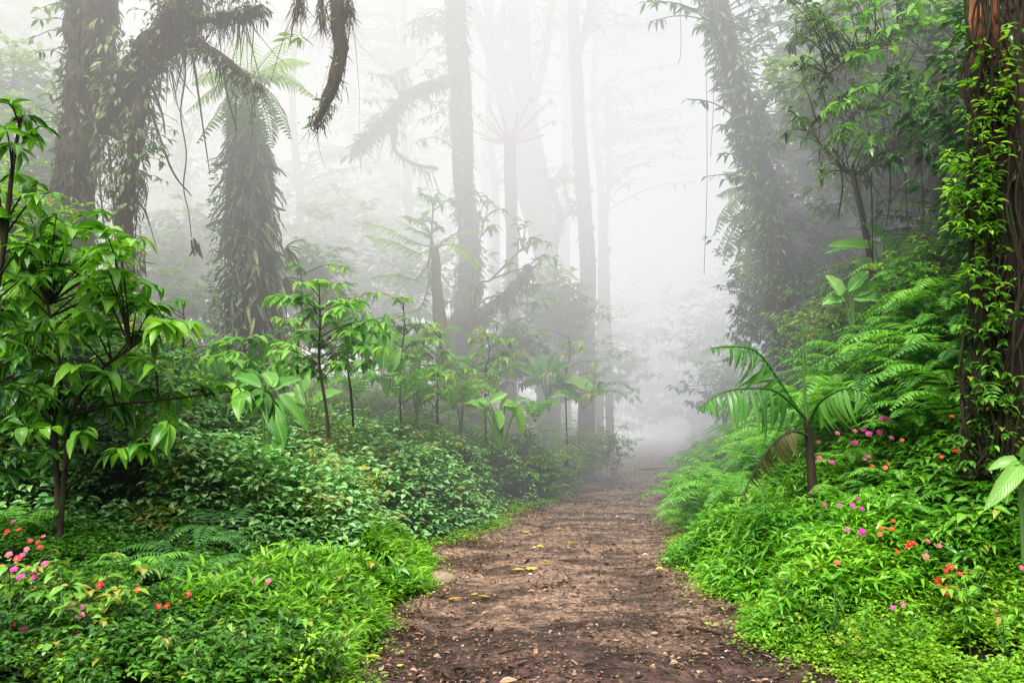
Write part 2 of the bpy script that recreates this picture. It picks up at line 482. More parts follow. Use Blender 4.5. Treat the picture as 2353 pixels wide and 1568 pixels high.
def soil(name, wet, cols, sc1):
    m = bpy.data.materials.new(name)
    t, ns, ln = nt(m)
    geo = node(ns, 'ShaderNodeNewGeometry')
    n1 = node(ns, 'ShaderNodeTexNoise'); n1.inputs['Scale'].default_value = sc1; n1.inputs['Detail'].default_value = 9; n1.inputs['Roughness'].default_value = .72
    n2 = node(ns, 'ShaderNodeTexNoise'); n2.inputs['Scale'].default_value = 1.3; n2.inputs['Detail'].default_value = 5; n2.inputs['Roughness'].default_value = .6
    mp = node(ns, 'ShaderNodeMapping'); mp.inputs['Scale'].default_value = (1, 1.6, 1)
    ln.new(geo.outputs['Position'], mp.inputs[0]); ln.new(mp.outputs[0], n2.inputs['Vector'])
    vo = node(ns, 'ShaderNodeTexVoronoi'); vo.inputs['Scale'].default_value = 42; vo.inputs['Randomness'].default_value = 1
    ln.new(geo.outputs['Position'], n1.inputs['Vector']); ln.new(geo.outputs['Position'], vo.inputs['Vector'])
    c1 = ramp(ns, [(.30, cols[0]), (.5, cols[1]), (.68, cols[2])]); ln.new(n1.outputs['Fac'], c1.inputs[0])
    mr = node(ns, 'ShaderNodeMapRange'); mr.inputs['From Min'].default_value = .42; mr.inputs['From Max'].default_value = .54
    ln.new(n2.outputs['Fac'], mr.inputs['Value'])
    mx = node(ns, 'ShaderNodeMix', data_type='RGBA', blend_type='MULTIPLY'); mx.inputs['B'].default_value = (.36, .30, .33, 1)
    inv = node(ns, 'ShaderNodeMath', operation='SUBTRACT'); inv.inputs[0].default_value = 1; ln.new(mr.outputs[0], inv.inputs[1])
    ln.new(inv.outputs[0], mx.inputs['Factor']); ln.new(c1.outputs['Color'], mx.inputs['A'])
    if name == 'wet_path_soil':    # soaked, darker mud where the path dips in the foreground
        sp = node(ns, 'ShaderNodeSeparateXYZ'); ln.new(geo.outputs['Position'], sp.inputs[0])
        wy = node(ns, 'ShaderNodeMath', operation='MULTIPLY_ADD'); wy.inputs[1].default_value = 5.0; ln.new(n2.outputs['Fac'], wy.inputs[0]); ln.new(sp.outputs['Y'], wy.inputs[2])
        wr = node(ns, 'ShaderNodeMapRange'); wr.inputs['From Min'].default_value = 7.7; wr.inputs['From Max'].default_value = 9.2; wr.inputs['To Min'].default_value = .95; wr.inputs['To Max'].default_value = 0
        ln.new(wy.outputs[0], wr.inputs['Value'])
        wm = node(ns, 'ShaderNodeMix', data_type='RGBA', blend_type='MULTIPLY'); wm.inputs['B'].default_value = (.36, .27, .31, 1)
        ln.new(wr.outputs[0], wm.inputs['Factor']); ln.new(mx.outputs['Result'], wm.inputs['A']); mx = wm
    # crumbs tinted per cell
    hs = node(ns, 'ShaderNodeMix', data_type='RGBA', blend_type='MULTIPLY'); hs.inputs['Factor'].default_value = .7
    cv = ramp(ns, [(0, (.45, .40, .38)), (.6, (1, 1, 1)), (1, (1.7, 1.5, 1.3))]); sx = node(ns, 'ShaderNodeSeparateColor')
    ln.new(vo.outputs['Color'], sx.inputs[0]); ln.new(sx.outputs[0], cv.inputs[0])
    ln.new(mx.outputs['Result'], hs.inputs['A']); ln.new(cv.outputs['Color'], hs.inputs['B'])
    bs = node(ns, 'ShaderNodeBsdfPrincipled')
    ln.new(hs.outputs['Result'], bs.inputs['Base Color'])
    rr = node(ns, 'ShaderNodeMapRange'); rr.inputs['To Min'].default_value = wet[0]; rr.inputs['To Max'].default_value = wet[1]
    ln.new(mr.outputs[0], rr.inputs['Value']); ln.new(rr.outputs[0], bs.inputs['Roughness'])
    bp = node(ns, 'ShaderNodeBump'); bp.inputs['Strength'].default_value = .8; bp.inputs['Distance'].default_value = .035
    ad = node(ns, 'ShaderNodeMath', operation='MULTIPLY_ADD'); ad.inputs[1].default_value = .35
    ln.new(vo.outputs['Distance'], ad.inputs[0]); ln.new(n1.outputs['Fac'], ad.inputs[2])
    ln.new(ad.outputs[0], bp.inputs['Height']); ln.new(bp.outputs[0], bs.inputs['Normal'])
    out = node(ns, 'ShaderNodeOutputMaterial'); ln.new(bs.outputs[0], out.inputs['Surface'])
    return m


M['soil'] = soil('forest_soil', (.6, .9), [(.006, .006, .003), (.018, .016, .008), (.035, .03, .014)], 9)
M['path'] = soil('wet_path_soil', (.22, .6), [(.085, .054, .040), (.25, .160, .112), (.47, .33, .24)], 14)


# ------------------------------------------------------------------ object helpers
def tag(o, label=None, cat=None, group=None, kind=None):
    if label: o['label'] = label
    if cat: o['category'] = cat
    if group: o['group'] = group
    if kind: o['kind'] = kind
    return o


def thing(name, loc, label, cat, group=None):
    o = bpy.data.objects.new(name, None)
    o.empty_display_size = .1
    C.objects.link(o)
    o.location = tuple(float(x) for x in loc)
    return tag(o, label, cat, group)


def kids(o): return [x for x in bpy.data.objects if x.parent == o]


def dup(root, loc, rz=0.0, s=1.0, label=None, group=None, _k={}):
    r = root.copy(); C.objects.link(r)
    r.location = tuple(float(x) for x in loc); r.rotation_euler = (0, 0, rz); r.scale = (s, s, s)
    if label: r['label'] = label
    if group: r['group'] = group
    if root.name not in _k: _k[root.name] = [(c, kids(c)) for c in kids(root)]
    for ch, gr in _k[root.name]:
        c = ch.copy(); C.objects.link(c); c.parent = r
        for g in gr:
            d = g.copy(); C.objects.link(d); d.parent = c
    return r


def place(root, used, loc, rz, s, label, group):
    """first call moves the prototype itself, later calls copy it"""
    if root.name not in used:
        used.add(root.name)
        kids_ = kids(root)
        place.protos[root.name] = [(c, kids(c)) for c in kids_]
        root.location = tuple(float(x) for x in loc); root.rotation_euler = (0, 0, rz); root.scale = (s, s, s)
        tag(root, label, None, group)
        return root
    r = root.copy(); C.objects.link(r)
    r.location = tuple(float(x) for x in loc); r.rotation_euler = (0, 0, rz); r.scale = (s, s, s)
    tag(r, label, None, group)
    for ch, gr in place.protos[root.name]:
        c = ch.copy(); C.objects.link(c); c.parent = r
        for g in gr:
            d = g.copy(); C.objects.link(d); d.parent = c
    return r


place.protos = {}
USED = set()


def P3(pts, D):
    """pixel polyline -> world polyline; D a number or per-point list"""
    Ds = [D] * len(pts) if np.isscalar(D) else D
    return np.array([at(x, y, d) for (x, y), d in zip(pts, Ds)])


def pxm(px, D): return px * D / F


# ================================================================== SETTING
xs = np.unique(np.concatenate([np.linspace(-400, -14, 14), np.linspace(-14, 16, 190), np.linspace(16, 400, 14)]))
ys = np.unique(np.concatenate([np.linspace(-60, 1, 8), np.linspace(1, 45, 210), np.linspace(45, 600, 16)]))
GX, GY = np.meshgrid(xs, ys)
GZ = gz(GX, GY)
inside = (GX > np.interp(GY, EY, EL) - .0) & (GX < np.interp(GY, EY, ER))
GZ = np.where(inside, GZ - .05, GZ)
g = MB()
nx, ny = len(xs), len(ys)
ii = (np.arange(ny - 1)[:, None] * nx + np.arange(nx - 1)[None])
g.add(np.stack([GX, GY, GZ], -1).reshape(-1, 3), quads=np.stack([ii, ii + 1, ii + nx + 1, ii + nx], -1).reshape(-1, 4))
tag(g.build('ground', M['soil']), 'dark forest soil under the plants on both sides of the path', None, None, 'structure')

g = MB()
py_ = np.linspace(.5, 45, 400)
pu = np.linspace(0, 1, 30)
PX = XL(py_)[:, None] - .12 + (XR(py_) - XL(py_) + .24)[:, None] * pu[None]
PYY = np.repeat(py_[:, None], 30, 1)
PZ = .6 * sm(PYY, 12, 31) + .012 + .022 * lump(PX * 2.4, PYY * 2.4) + .010 * lump(PX * 7, PYY * 7) - .03 * (np.exp(-((pu - .24) / .1) ** 2) + np.exp(-((pu - .76) / .1) ** 2))[None] + .045 * (np.abs(pu - .5)[None] * 2) ** 6
ii = (np.arange(399)[:, None] * 30 + np.arange(29)[None])
g.add(np.stack([PX, PYY, PZ], -1).reshape(-1, 3), quads=np.stack([ii, ii + 1, ii + 31, ii + 30], -1).reshape(-1, 4))
tag(g.build('path', M['path']), 'wet brown dirt path strewn with leaf litter leading into the mist', None, None, 'structure')


def path_z(x, y):
    u = np.clip((x - XL(y) + .12) / (XR(y) - XL(y) + .24), 0, 1)
    return (.6 * sm(y, 12, 31) + .012 + .022 * lump(x * 2.4, y * 2.4) + .010 * lump(x * 7, y * 7)
            - .03 * (np.exp(-((u - .24) / .1) ** 2) + np.exp(-((u - .76) / .1) ** 2)) + .045 * (np.abs(u - .5) * 2) ** 6)


# leaf litter: countless scraps on the path
g = MB()
n = 52000
y = 3.4 + 20 * R.random(n) ** 1.8
u = R.random(n)
clump = lump(u * 9, y * 3.0) + .5 * lump(u * 21 + 3, y * 8)
keep = (R.random(n) < .50 + .45 * clump + .30 * (np.abs(u - .5) * 2) ** 2)
y, u = y[keep], u[keep]; n = len(y)
x = XL(y) - .1 + (XR(y) - XL(y) + .2) * u
p = np.stack([x, y, path_z(x, y) + .005 + R.random(n) * .008], -1)
az = R.uniform(0, 6.28, n)
d = np.stack([np.cos(az), np.sin(az), R.normal(0, .09, n)], -1)
Lf = np.where(R.random(n) < .90, R.gamma(1.6, .009, n) + .008, R.gamma(2.5, .011, n) + .015)
leaves(g, p, d, np.array([0, 0, 1.0]) + R.normal(0, .35, (n, 3)), Lf, Lf * R.uniform(.2, .7, n), 'mid', R.normal(.05, .15, n), .25, np.clip(R.beta(1.1, 1.3, n), 0, 1))
n = 2600                                # larger rotting leaves drifted against the two edges
y = 3.5 + 10 * R.random(n) ** 1.6
e = np.abs(R.normal(0, .16, n)); sd_ = R.random(n) < .5
x = np.where(sd_, XL(y) - .06 + e * 1.6, XR(y) + .06 - e * 1.6)
keep = R.random(n) < .6 + .6 * lump(x * 2, y * 2.4)
x, y = x[keep], y[keep]; n = len(y)
az = R.uniform(0, 6.28, n); Lf = R.uniform(.02, .055, n)
leaves(g, np.stack([x, y, path_z(x, y) + .006 + R.random(n) * .01], -1), np.stack([np.cos(az), np.sin(az), R.normal(0, .1, n)], -1), np.array([0, 0, 1.0]) + R.normal(0, .3, (n, 3)), Lf, Lf * R.uniform(.35, .6, n), 'mid', R.normal(.1, .2, n), .3, np.clip(R.normal(.55, .25, n), 0, 1))
tag(g.build('leaf_litter', M['litter']), 'brown leaf scraps scattered over the wet path', 'litter', None, 'stuff')

# twig litter
g = MB()
for k in range(700):
    yy = 3.6 + 14 * random.random() ** 1.6
    xx = float(XL(yy)) + (float(XR(yy)) - float(XL(yy))) * random.random()
    a = random.gauss(0, .6); L = random.uniform(.05, .26)
    ux, uy = math.cos(a) * L / 2, math.sin(a) * L / 2
    b = random.gauss(0, .02)
    pts = [(xx - ux, yy - uy), (xx - uy * b * 4, yy + ux * b * 4 + b), (xx + ux, yy + uy)]
    pts = [(q[0], q[1], float(path_z(q[0], q[1])) + .012) for q in pts]
    r_ = random.uniform(.002, .0055)
    g.tube(smooth_path(pts, 5), [r_, r_ * .95, r_ * .8, r_ * .7, r_ * .4], 4, r=random.random() * .6)
tag(g.build('twig_litter', M['twig']), 'thin dark broken twigs lying over the path', 'litter', None, 'stuff')

# larger single twigs
for k, (a, b, lab) in enumerate([((1145, 1500), (1245, 1488), 'longest dark twig lying across the foreground of the path'),
                                 ((1215, 1440), (1300, 1452), 'curved dark twig in the middle of the path foreground'),
                                 ((1085, 1380), (1155, 1373), 'short twig beside the yellow leaves on the path'),
                                 ((1580, 1440), (1700, 1472), 'dark stick at the muddy right edge of the path'),
                                 ((1470, 1078), (1550, 1074), 'fallen stick far along the path before the mist')]):
    def onp(px, py):
        for D in np.arange(3.4, 30, .03):
            q = at(px, py, D)
            if q[2] <= float(path_z(q[0], q[1])) + .016: return q
        return q
    A, B = onp(*a), onp(*b)
    mid = (A + B) / 2 + np.array([.0, .04, .01])
    o = MB(); rr = np.linalg.norm(A - B) * .028
    o.tube(smooth_path([A, mid, B], 9), np.linspace(rr, rr * .4, 9), 6, .12, r=.3)
    tag(o.build('twig', M['twig']), lab, 'twig')

# yellow fallen leaves, each one a thing
for k, (px, py, s, lab) in enumerate([
        (1208, 1222, .10, 'yellow fallen leaf alone farthest up the middle of the path'),
        (1240, 1257, .09, 'yellow fallen leaf just below the farthest yellow leaf'),
        (1312, 1251, .08, 'small yellow leaf right of the pair in mid path'),
        (1190, 1310, .13, 'yellow leaf lying left in the pair in mid path'),
        (1222, 1306, .12, 'yellow leaf lying right in the pair in mid path'),
        (1252, 1294, .10, 'upturned yellow leaf right of the pair in mid path'),
        (1043, 1380, .13, 'large yellow leaf by the left edge of the path'),
        (1112, 1373, .11, 'curled yellow leaf right of the large one near the left edge'),
        (1090, 1366, .08, 'olive yellow leaf between two larger yellow leaves'),
        (1010, 1248, .10, 'yellow leaf under the green fringe on the left path edge'),
        (1310, 1118, .10, 'tiny yellow leaf far along the left of the path'),
        (1412, 1136, .12, 'tiny yellow leaf far along the right of the path'),
        (855, 1515, .10, 'yellow leaf at the bottom left corner of the path'),
        (1515, 1310, .08, 'yellow leaf near the right grass edge of the path'),
        (920, 1530, .05, 'small pale leaf at the bottom of the path')]):
    q = onp(px, py)
    o = MB()
    az = random.uniform(-.5, .5) + (math.pi if k % 2 else 0)
    leaves(o, [(q[0] - math.cos(az) * s / 2, q[1], q[2] + .012)], [(math.cos(az), math.sin(az) * .6, .0)], [(random.gauss(0, .15), random.uniform(-.35, .1), 1)], s, s * .55, 'hi', random.uniform(-.15, .02), random.uniform(-.2, .5), [random.random()])
    tag(o.build('fallen_leaf', M['yellow']), lab, 'leaf', 'yellow leaves on the path')

# stone at the left edge
q = onp(1008, 1330)
o = MB()
th = np.linspace(0, 2 * np.pi, 18, endpoint=False); ph = np.linspace(-.3, 1.57, 8)
V = []
for a in ph:
    for b in th:
        rr = 1 + .10 * math.sin(3 * b + 1) + .06 * math.sin(5 * b + a * 4) + random.gauss(0, .015)
        V.append((q[0] + .15 * rr * math.cos(a) * math.cos(b), q[1] + .10 * rr * math.cos(a) * math.sin(b), q[2] - .01 + .075 * math.sin(a) ** 1 * (1 + .1 * math.cos(2 * b))))
ii = np.arange(7)[:, None] * 18; jj = np.arange(18)[None]; kk = (jj + 1) % 18
o.add(V, quads=np.stack([ii + jj, ii + kk, ii + 18 + kk, ii + 18 + jj], -1).reshape(-1, 4))
M['stone'] = bark_mat('pale_stone', (.20, .14, .09), (.42, .32, .22), (.10, .10, .04), 9, .1, (1, 1, 1))
tag(o.build('stone', M['stone']), 'pale rounded stone at the left edge of the path', 'stone')


# ================================================================== GROUND COVER (stuff)
def scatter(n, y0, y1, x0f, x1f, pw=1.0):
    y = y0 + (y1 - y0) * R.random(n) ** pw
    a, b = x0f(y), x1f(y)
    return a + (b - a) * R.random(n), y


VIS = lambda y: 0.66 * y + .8          # half width of the view at distance y


def gaps(x, y, th=-.38):
    k = lump(x * 2.1 + 5, y * 2.1 - 3) + .6 * lump(x * 5.3, y * 5.3 + 2) + R.normal(0, .12, len(x)) > th
    return x[k], y[k]


def shape(x, y, lo=.5):
    """points through the upper part of the cover"""
    t = 1 - (1 - lo) * R.random(len(x)) ** 1.7
    return np.stack([x, y, gz(x, y) + cover_h(x, y) * t], -1)


# nettle-like mound left of the path
g = MB()
x, y = scatter(13500, 6.7, 15.5, lambda y: -VIS(y) * .9, lambda y: XL(y) - .12, 1.25)
x, y = gaps(x, y, -.6)
c = shape(x, y, .25)
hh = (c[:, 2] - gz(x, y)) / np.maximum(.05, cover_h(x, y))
rn = np.clip(.02 + .85 * hh + .2 * lump(x * 2, y * 2) + .25 * (R.random(len(x)) - .5), 0, 1)  # leaf tone falls towards the soil, painting shade between the tufts
c[:, 2] += R.normal(0, .05, len(c))
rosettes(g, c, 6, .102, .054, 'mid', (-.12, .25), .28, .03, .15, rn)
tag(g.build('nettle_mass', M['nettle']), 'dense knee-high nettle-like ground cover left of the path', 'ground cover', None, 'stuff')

# shaggy bright grass and herbs in the left foreground
g = MB()
x, y = scatter(4200, 4.6, 8.2, lambda y: XL(y) - 2.0 + .2 * y, lambda y: XL(y) - .02, 1.0)
x, y = gaps(x, y, -.55)
c = shape(x, y, .35); c[:, 2] += np.abs(R.normal(0, .06, len(c)))
rn = np.clip(.5 + .3 * lump(x * 3, y * 3) + .3 * (R.random(len(x)) - .5), 0, 1)
rosettes(g, c, 7, .105, .021, 'lance', (-.1, 1.5), .45, .015, .2, rn)
tag(g.build('grass', M['grass']), 'bright green lance-leaved grass beside the left path edge', 'grass', None, 'stuff')

# dark small-leaved carpet in the left foreground
g = MB()
x, y = scatter(14500, 3.2, 7.6, lambda y: -VIS(y), lambda y: XL(y) - .35 - .35 * sm(y, 4.5, 6), 1.0)
x, y = gaps(x, y)
c = shape(x, y, .2)
rn = np.clip(.24 - .22 * sm(-x, 1.3, 2.6) + .30 * lump(x * 2.5, y * 2.5) + .3 * (R.random(len(x)) - .5), 0, 1)
c[:, 2] += np.abs(R.normal(0, .05, len(c)))
rosettes(g, c, 6, .050, .025, 'mid', (-.15, .6), .35, .02, .15, rn)
tag(g.build('herb_carpet', M['herb']), 'dark small-leaved herbs covering the left foreground', 'ground cover', None, 'stuff')

# low lime carpet fringing both edges of the path
g = MB()
for sgn in (-1, 1):
    yv = 3.3 + 12 * R.random(9000) ** 1.5
    e = R.normal(.15, .13, 9000)
    xv = np.where(sgn < 0, XL(yv) - e, XR(yv) + e)
    keep = R.random(9000) < .55 + .45 * lump(xv * 3, yv * 3)
    xv, yv = xv[keep], yv[keep]
    zv = np.maximum(gz(xv, yv), path_z(xv, yv)) + R.random(len(xv)) * .05 + .01
    rosettes(g, np.stack([xv, yv, zv], -1), 4, .034, .020, 'lo', (-.1, .7), .2, .012)
x, y = scatter(17000, 3.2, 5.9, lambda y: XR(y) + .0, lambda y: VIS(y), 1.0)
x, y = gaps(x, y, -.45)
c = shape(x, y, .1)
rn = np.clip(.5 - .30 * sm(x, 2.4, 3.6) + .30 * lump(x * 3, y * 3) + .3 * (R.random(len(x)) - .5), 0, 1)
c[:, 2] += np.abs(R.normal(0, .03, len(c)))
rosettes(g, c, 5, .040, .024, 'lo', (-.1, .8), .25, .018, .15, rn)
tag(g.build('creeping_herbs', M['clover']), 'low lime green carpet of small leaves along both path edges', 'ground cover', None, 'stuff')

# lush lance-leaved stand right of the path
g = MB()
x, y = scatter(5600, 5.3, 9.3, lambda y: XR(y) + .02, lambda y: XR(y) + 2.1, 1.0)
x, y = gaps(x, y, -.6)
c = shape(x, y, .25); c[:, 2] += np.abs(R.normal(0, .07, len(c)))
rn = np.clip(.45 + .3 * lump(x * 3, y * 3) + .3 * (R.random(len(x)) - .5), 0, 1)
rosettes(g, c, 7, .108, .029, 'lance', (-.25, 1.0), .5, .02, .2, rn)
tag(g.build('lush_grass', M['lush']), 'lush bright green lance-leaved stand right of the path', 'grass', None, 'stuff')

# leafy carpet on the steep right bank
g = MB()
x, y = scatter(10500, 5.6, 16, lambda y: XR(y) + 1.3 - 1.1 * sm(y, 8.5, 9.5), lambda y: np.minimum(VIS(y), XR(y) + 6), 1.2)
z = gz(x, y) + R.random(len(x)) * (.42 + .2 * sm(y, 8.5, 9.5)) * sm(x - XR(y), 0, .7)
rn = np.clip(.35 + .3 * lump(x * 2, y * 2) + .3 * (R.random(len(x)) - .5), 0, 1)
rosettes(g, np.stack([x, y, z], -1), 6, .125, .058, 'mid', (-.4, .5), .35, .03, .15, rn, lean=np.array([-.25, -.25, 0]))
tag(g.build('bank_herbs', M['bank']), 'dark leafy herbs clothing the steep bank on the right', 'ground cover', None, 'stuff')

# far cover fading into mist, both sides
g = MB()
x, y = scatter(5200, 14.5, 34, lambda y: XL(y) - 12, lambda y: XL(y) - .05, 1.2)
rosettes(g, shape(x, y, .2), 6, .20, .085, 'lo', (-.2, .6), .4, .06)
x, y = scatter(2600, 14, 32, lambda y: XR(y) + .05, lambda y: XR(y) + 6, 1.2)
rosettes(g, shape(x, y, .2), 6, .20, .085, 'lo', (-.2, .6), .4, .06)
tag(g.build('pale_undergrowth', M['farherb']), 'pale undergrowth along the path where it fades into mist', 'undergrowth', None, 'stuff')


# ================================================================== FERNS
def fern_proto(name, mat, nf, L, plen, pw, n, lift=(.5, 1.0)):
    t = thing(name, (0, 0, 0), 'fern', 'fern')
    for k in range(nf):
        az = k * 2.399 + random.uniform(-.3, .3)
        l = L * random.uniform(.75, 1.1); h = random.uniform(*lift)
        dx, dy = math.cos(az), math.sin(az)
        pts = [(0, 0, 0), (dx * l * .3, dy * l * .3, l * .42 * h), (dx * l * .65, dy * l * .65, l * .5 * h), (dx * l * .95, dy * l * .95, l * .30 * h)]
        o = MB()
        frond(o, pts, n, plen * l / L, pw, .3, .35, r0=.005, taper=(.5, .6), start=.12)
        o.build('frond', mat, t)
    return t


FERN = [fern_proto('fern', M['fern'], 9, .75, .17, .030, 20), fern_proto('fern', M['fern'], 7, .95, .22, .036, 22, (.7, 1.2)),
        fern_proto('fern', M['fern_dark'], 8, .9, .2, .034, 20)]


def put_fern(k, px, py, D, s, lab, grp, rz=None):
    q = at(px, py, D)
    z = max(q[2], float(gz(q[0], q[1])))
    return place(FERN[k], USED, (q[0], q[1], z), random.uniform(0, 6.28) if rz is None else rz, s, lab, grp)


def fern_on(k, x, y, s, lab, grp, dz=.1):
    return place(FERN[k], USED, (x, y, float(gz(x, y)) + dz), random.uniform(0, 6.28), s, lab, grp)


# feathery ferns along the right edge of the path as it enters the mist
for i in range(84):
    yy = 8.6 + 9.5 * random.random() ** 1.2; dd = random.uniform(.1, 1.9); xx = float(XR(yy)) + dd
    fern_on(i % 2, xx, yy, random.uniform(.65, 1.0), 'feathery pale green fern in the drift along the right path edge behind the palm', 'ferns drifting along the right path edge', .05 + .45 * float(sm(dd, 0, 1.1)))
for i in range(20):
    yy = random.uniform(13.5, 22); xx = float(XL(yy)) - random.uniform(.1, 1.3)
    fern_on(i % 2, xx, yy, random.uniform(.7, 1.0), 'soft fern on the left path edge close to the mist', 'ferns on the left path edge', .15)
# ferns on the bank
for i in range(92):
    px = random.uniform(1830, 2260); py = random.uniform(600, 980)
    q = hit(px, py, 6.6, 13, .1)
    place(FERN[(0, 1, 0, 1, 2)[i % 5]], USED, (q[0], q[1], q[2] - .12), random.uniform(0, 6.28), random.uniform(.7, 1.1),
          'arching fern on the steep bank above the flowers and behind the palm', 'ferns on the steep bank')
for (px, py, s, lab) in [(1940, 1125, .55, 'yellow green fern at the foot of the small palm trunk'),
                         (2010, 1110, .6, 'bright fern just right of the one at the palm foot'),
                         (2075, 1150, .65, 'star-shaped lime fern below the pink flowers'),
                         (1960, 1060, .8, 'mid green fern behind the bright ferns beside the palm'),
                         (2060, 1090, .7, 'dark fern right of the bright ferns beside the palm')]:
    q = hit(px, py, 5, 12, .1)
    place(FERN[0], USED, (q[0], q[1], q[2] - .12), random.uniform(0, 6.28), s, lab, 'ferns around the palm')
for (px, py, s, k, lab) in [(500, 1235, .8, 2, 'dark fern with arching fronds under the nettle mound'),
                            (425, 1270, .6, 2, 'brownish fern left of the dark arching fern'),
                            (455, 1310, .55, 2, 'small dark fern below the arching ferns in the left foreground'),
                            (310, 1300, .6, 0, 'light green fern among the herbs in the left foreground'),
                            (25, 1200, .7, 0, 'yellow green fern above the pink flowers at the left edge')]:
    q = hit(px, py, 4, 9, .05)
    place(FERN[k], USED, (q[0], q[1], q[2] - .1), random.uniform(0, 6.28), s, lab, 'ferns in the left foreground')
for (px, py, D, s, lab) in [(880, 800, 12.5, 1.2, 'fern behind the twin saplings on the left'), (960, 800, 13.5, 1.2, 'fern left of the foot of the central mossy tree'),
                            (920, 880, 11.5, 1.0, 'yellowing fern behind the thin sapling stem'), (1000, 850, 13, 1.0, 'fern right in front of the foot of the central mossy tree'),
                            (820, 880, 12, 1.0, 'fern between the two sapling stems'), (1120, 860, 14, 1.2, 'fern right of the central mossy tree foot'), (1340, 900, 16.5, 1.2, 'misty fern left of the path beside the tall pale tree'), (1230, 930, 13.5, .9, 'fern below the misty paddle leaf clump'), (1040, 900, 12.6, 1.0, 'bright fern directly below the central mossy tree')]:
    put_fern(1, px, py + 40, D, s, lab, 'ferns behind the saplings')


# ================================================================== TALL HERBS
def herb_proto(mat, H, nw, L, W, kind='mid'):
    t = thing('tall_herb', (0, 0, 0), 'herb', 'herb')
    st, lf = MB(), MB()
    for k in range(3):
        e = np.array([random.gauss(0, .12), random.gauss(0, .12), H * random.uniform(.7, 1.05)])
        q = smooth_path([(0, 0, 0), e * np.array([.3, .3, .6]), e], 8)
        st.tube(q, np.linspace(.006, .0025, 8), 5, r=.5)
        for w in range(nw):
            f = .35 + .65 * w / (nw - 1)
            c = q[min(7, int(f * 7))]
            rosettes(lf, [c], 3 if w < nw - 1 else 6, L * (1.15 - .4 * f), W * (1.15 - .4 * f), kind, (-.2, .5), .45, .015, .18, [.25 + .5 * f])
    st.build('stems', M['stem_green'], t); lf.build('foliage', mat, t)
    return t


HERB = [herb_proto(M['herb'], .52, 6, .085, .038), herb_proto(M['clover'], .40, 6, .07, .03), herb_proto(M['lush'], .55, 7, .11, .026, 'lance'), herb_proto(M['bank'], .5, 5, .115, .06)]
for i in range(46):
    px, py = random.uniform(0, 820), random.uniform(1290, 1560)
    q = hit(px, py, 3.6, 8, 0)
    z = float(gz(q[0], q[1]))
    place(HERB[(0, 3, 0, 1)[i % 4]], USED, (q[0], q[1], z), random.uniform(0, 6.28), random.uniform(.55, 1.0), 'taller leafy herb standing up out of the left foreground carpet', 'tall herbs in the left foreground')
for i in range(40):
    px, py = random.uniform(1800, 2352), random.uniform(1200, 1560)
    q = hit(px, py, 3.6, 8, 0)
    z = float(gz(q[0], q[1]))
    place(HERB[(1, 2, 3, 1, 0)[i % 5]], USED, (q[0], q[1], z), random.uniform(0, 6.28), random.uniform(.5, .95), 'taller leafy herb standing up among the flowers at lower right', 'tall herbs in the right foreground')
for i in range(26):
    yy = random.uniform(7.2, 13); xx = float(XL(yy)) - random.uniform(.4, 5)
    place(HERB[3 if i % 2 else 1], USED, (xx, yy, float(gz(xx, yy)) + .35), random.uniform(0, 6.28), random.uniform(.7, 1.2), 'pale herb poking above the nettle-like cover left of the path', 'herbs poking above the nettle cover')


# ================================================================== BUSHES
def bush_proto(name, mat, n, rad, L, W, kind='lo', cat='bush', flat=.8):
    t = thing(name, (0, 0, 0), 'bush', cat)
    st, lf = MB(), MB()
    tips = []
    for k in range(n):
        v = R.normal(0, 1, 3); v /= np.linalg.norm(v); a_ = math.atan2(v[1], v[0])
        rr = rad * (.35 + .7 * R.random() ** .6) * (1 + .30 * math.sin(3 * a_ + 2 * v[2]) + .22 * math.sin(5 * v[2] * 2 + 2 * a_))
        tips.append(v * rr * np.array([1, 1, .9]))
    tips = np.array(tips)
    for k in range(0, n, 7):
        st.tube(smooth_path([(0, 0, 0), tips[k] * np.array([.35, .35, .6]), tips[k]], 6), np.linspace(rad * .014, rad * .004, 6), 4)
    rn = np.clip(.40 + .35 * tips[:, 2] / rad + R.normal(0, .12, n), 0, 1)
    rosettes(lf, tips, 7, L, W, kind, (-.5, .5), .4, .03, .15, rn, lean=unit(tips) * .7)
    st.build('stems', M['stem'], t)
    lf.build('foliage', mat, t)
    return t


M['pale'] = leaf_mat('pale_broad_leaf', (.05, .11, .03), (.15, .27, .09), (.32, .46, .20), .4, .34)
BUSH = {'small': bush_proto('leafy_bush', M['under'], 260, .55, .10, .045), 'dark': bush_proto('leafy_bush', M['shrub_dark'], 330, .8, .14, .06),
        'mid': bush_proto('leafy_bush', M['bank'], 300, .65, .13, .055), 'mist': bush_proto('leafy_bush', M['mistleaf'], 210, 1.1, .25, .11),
        'broad': bush_proto('broadleaf_bush', M['pale'], 180, .8, .24, .10, 'mid')}


def put_bush(k, px, py, D, s, lab, grp):
    q = at(px, py, D)
    return place(BUSH[k], USED, q, random.uniform(0, 6.28), s, lab, grp)


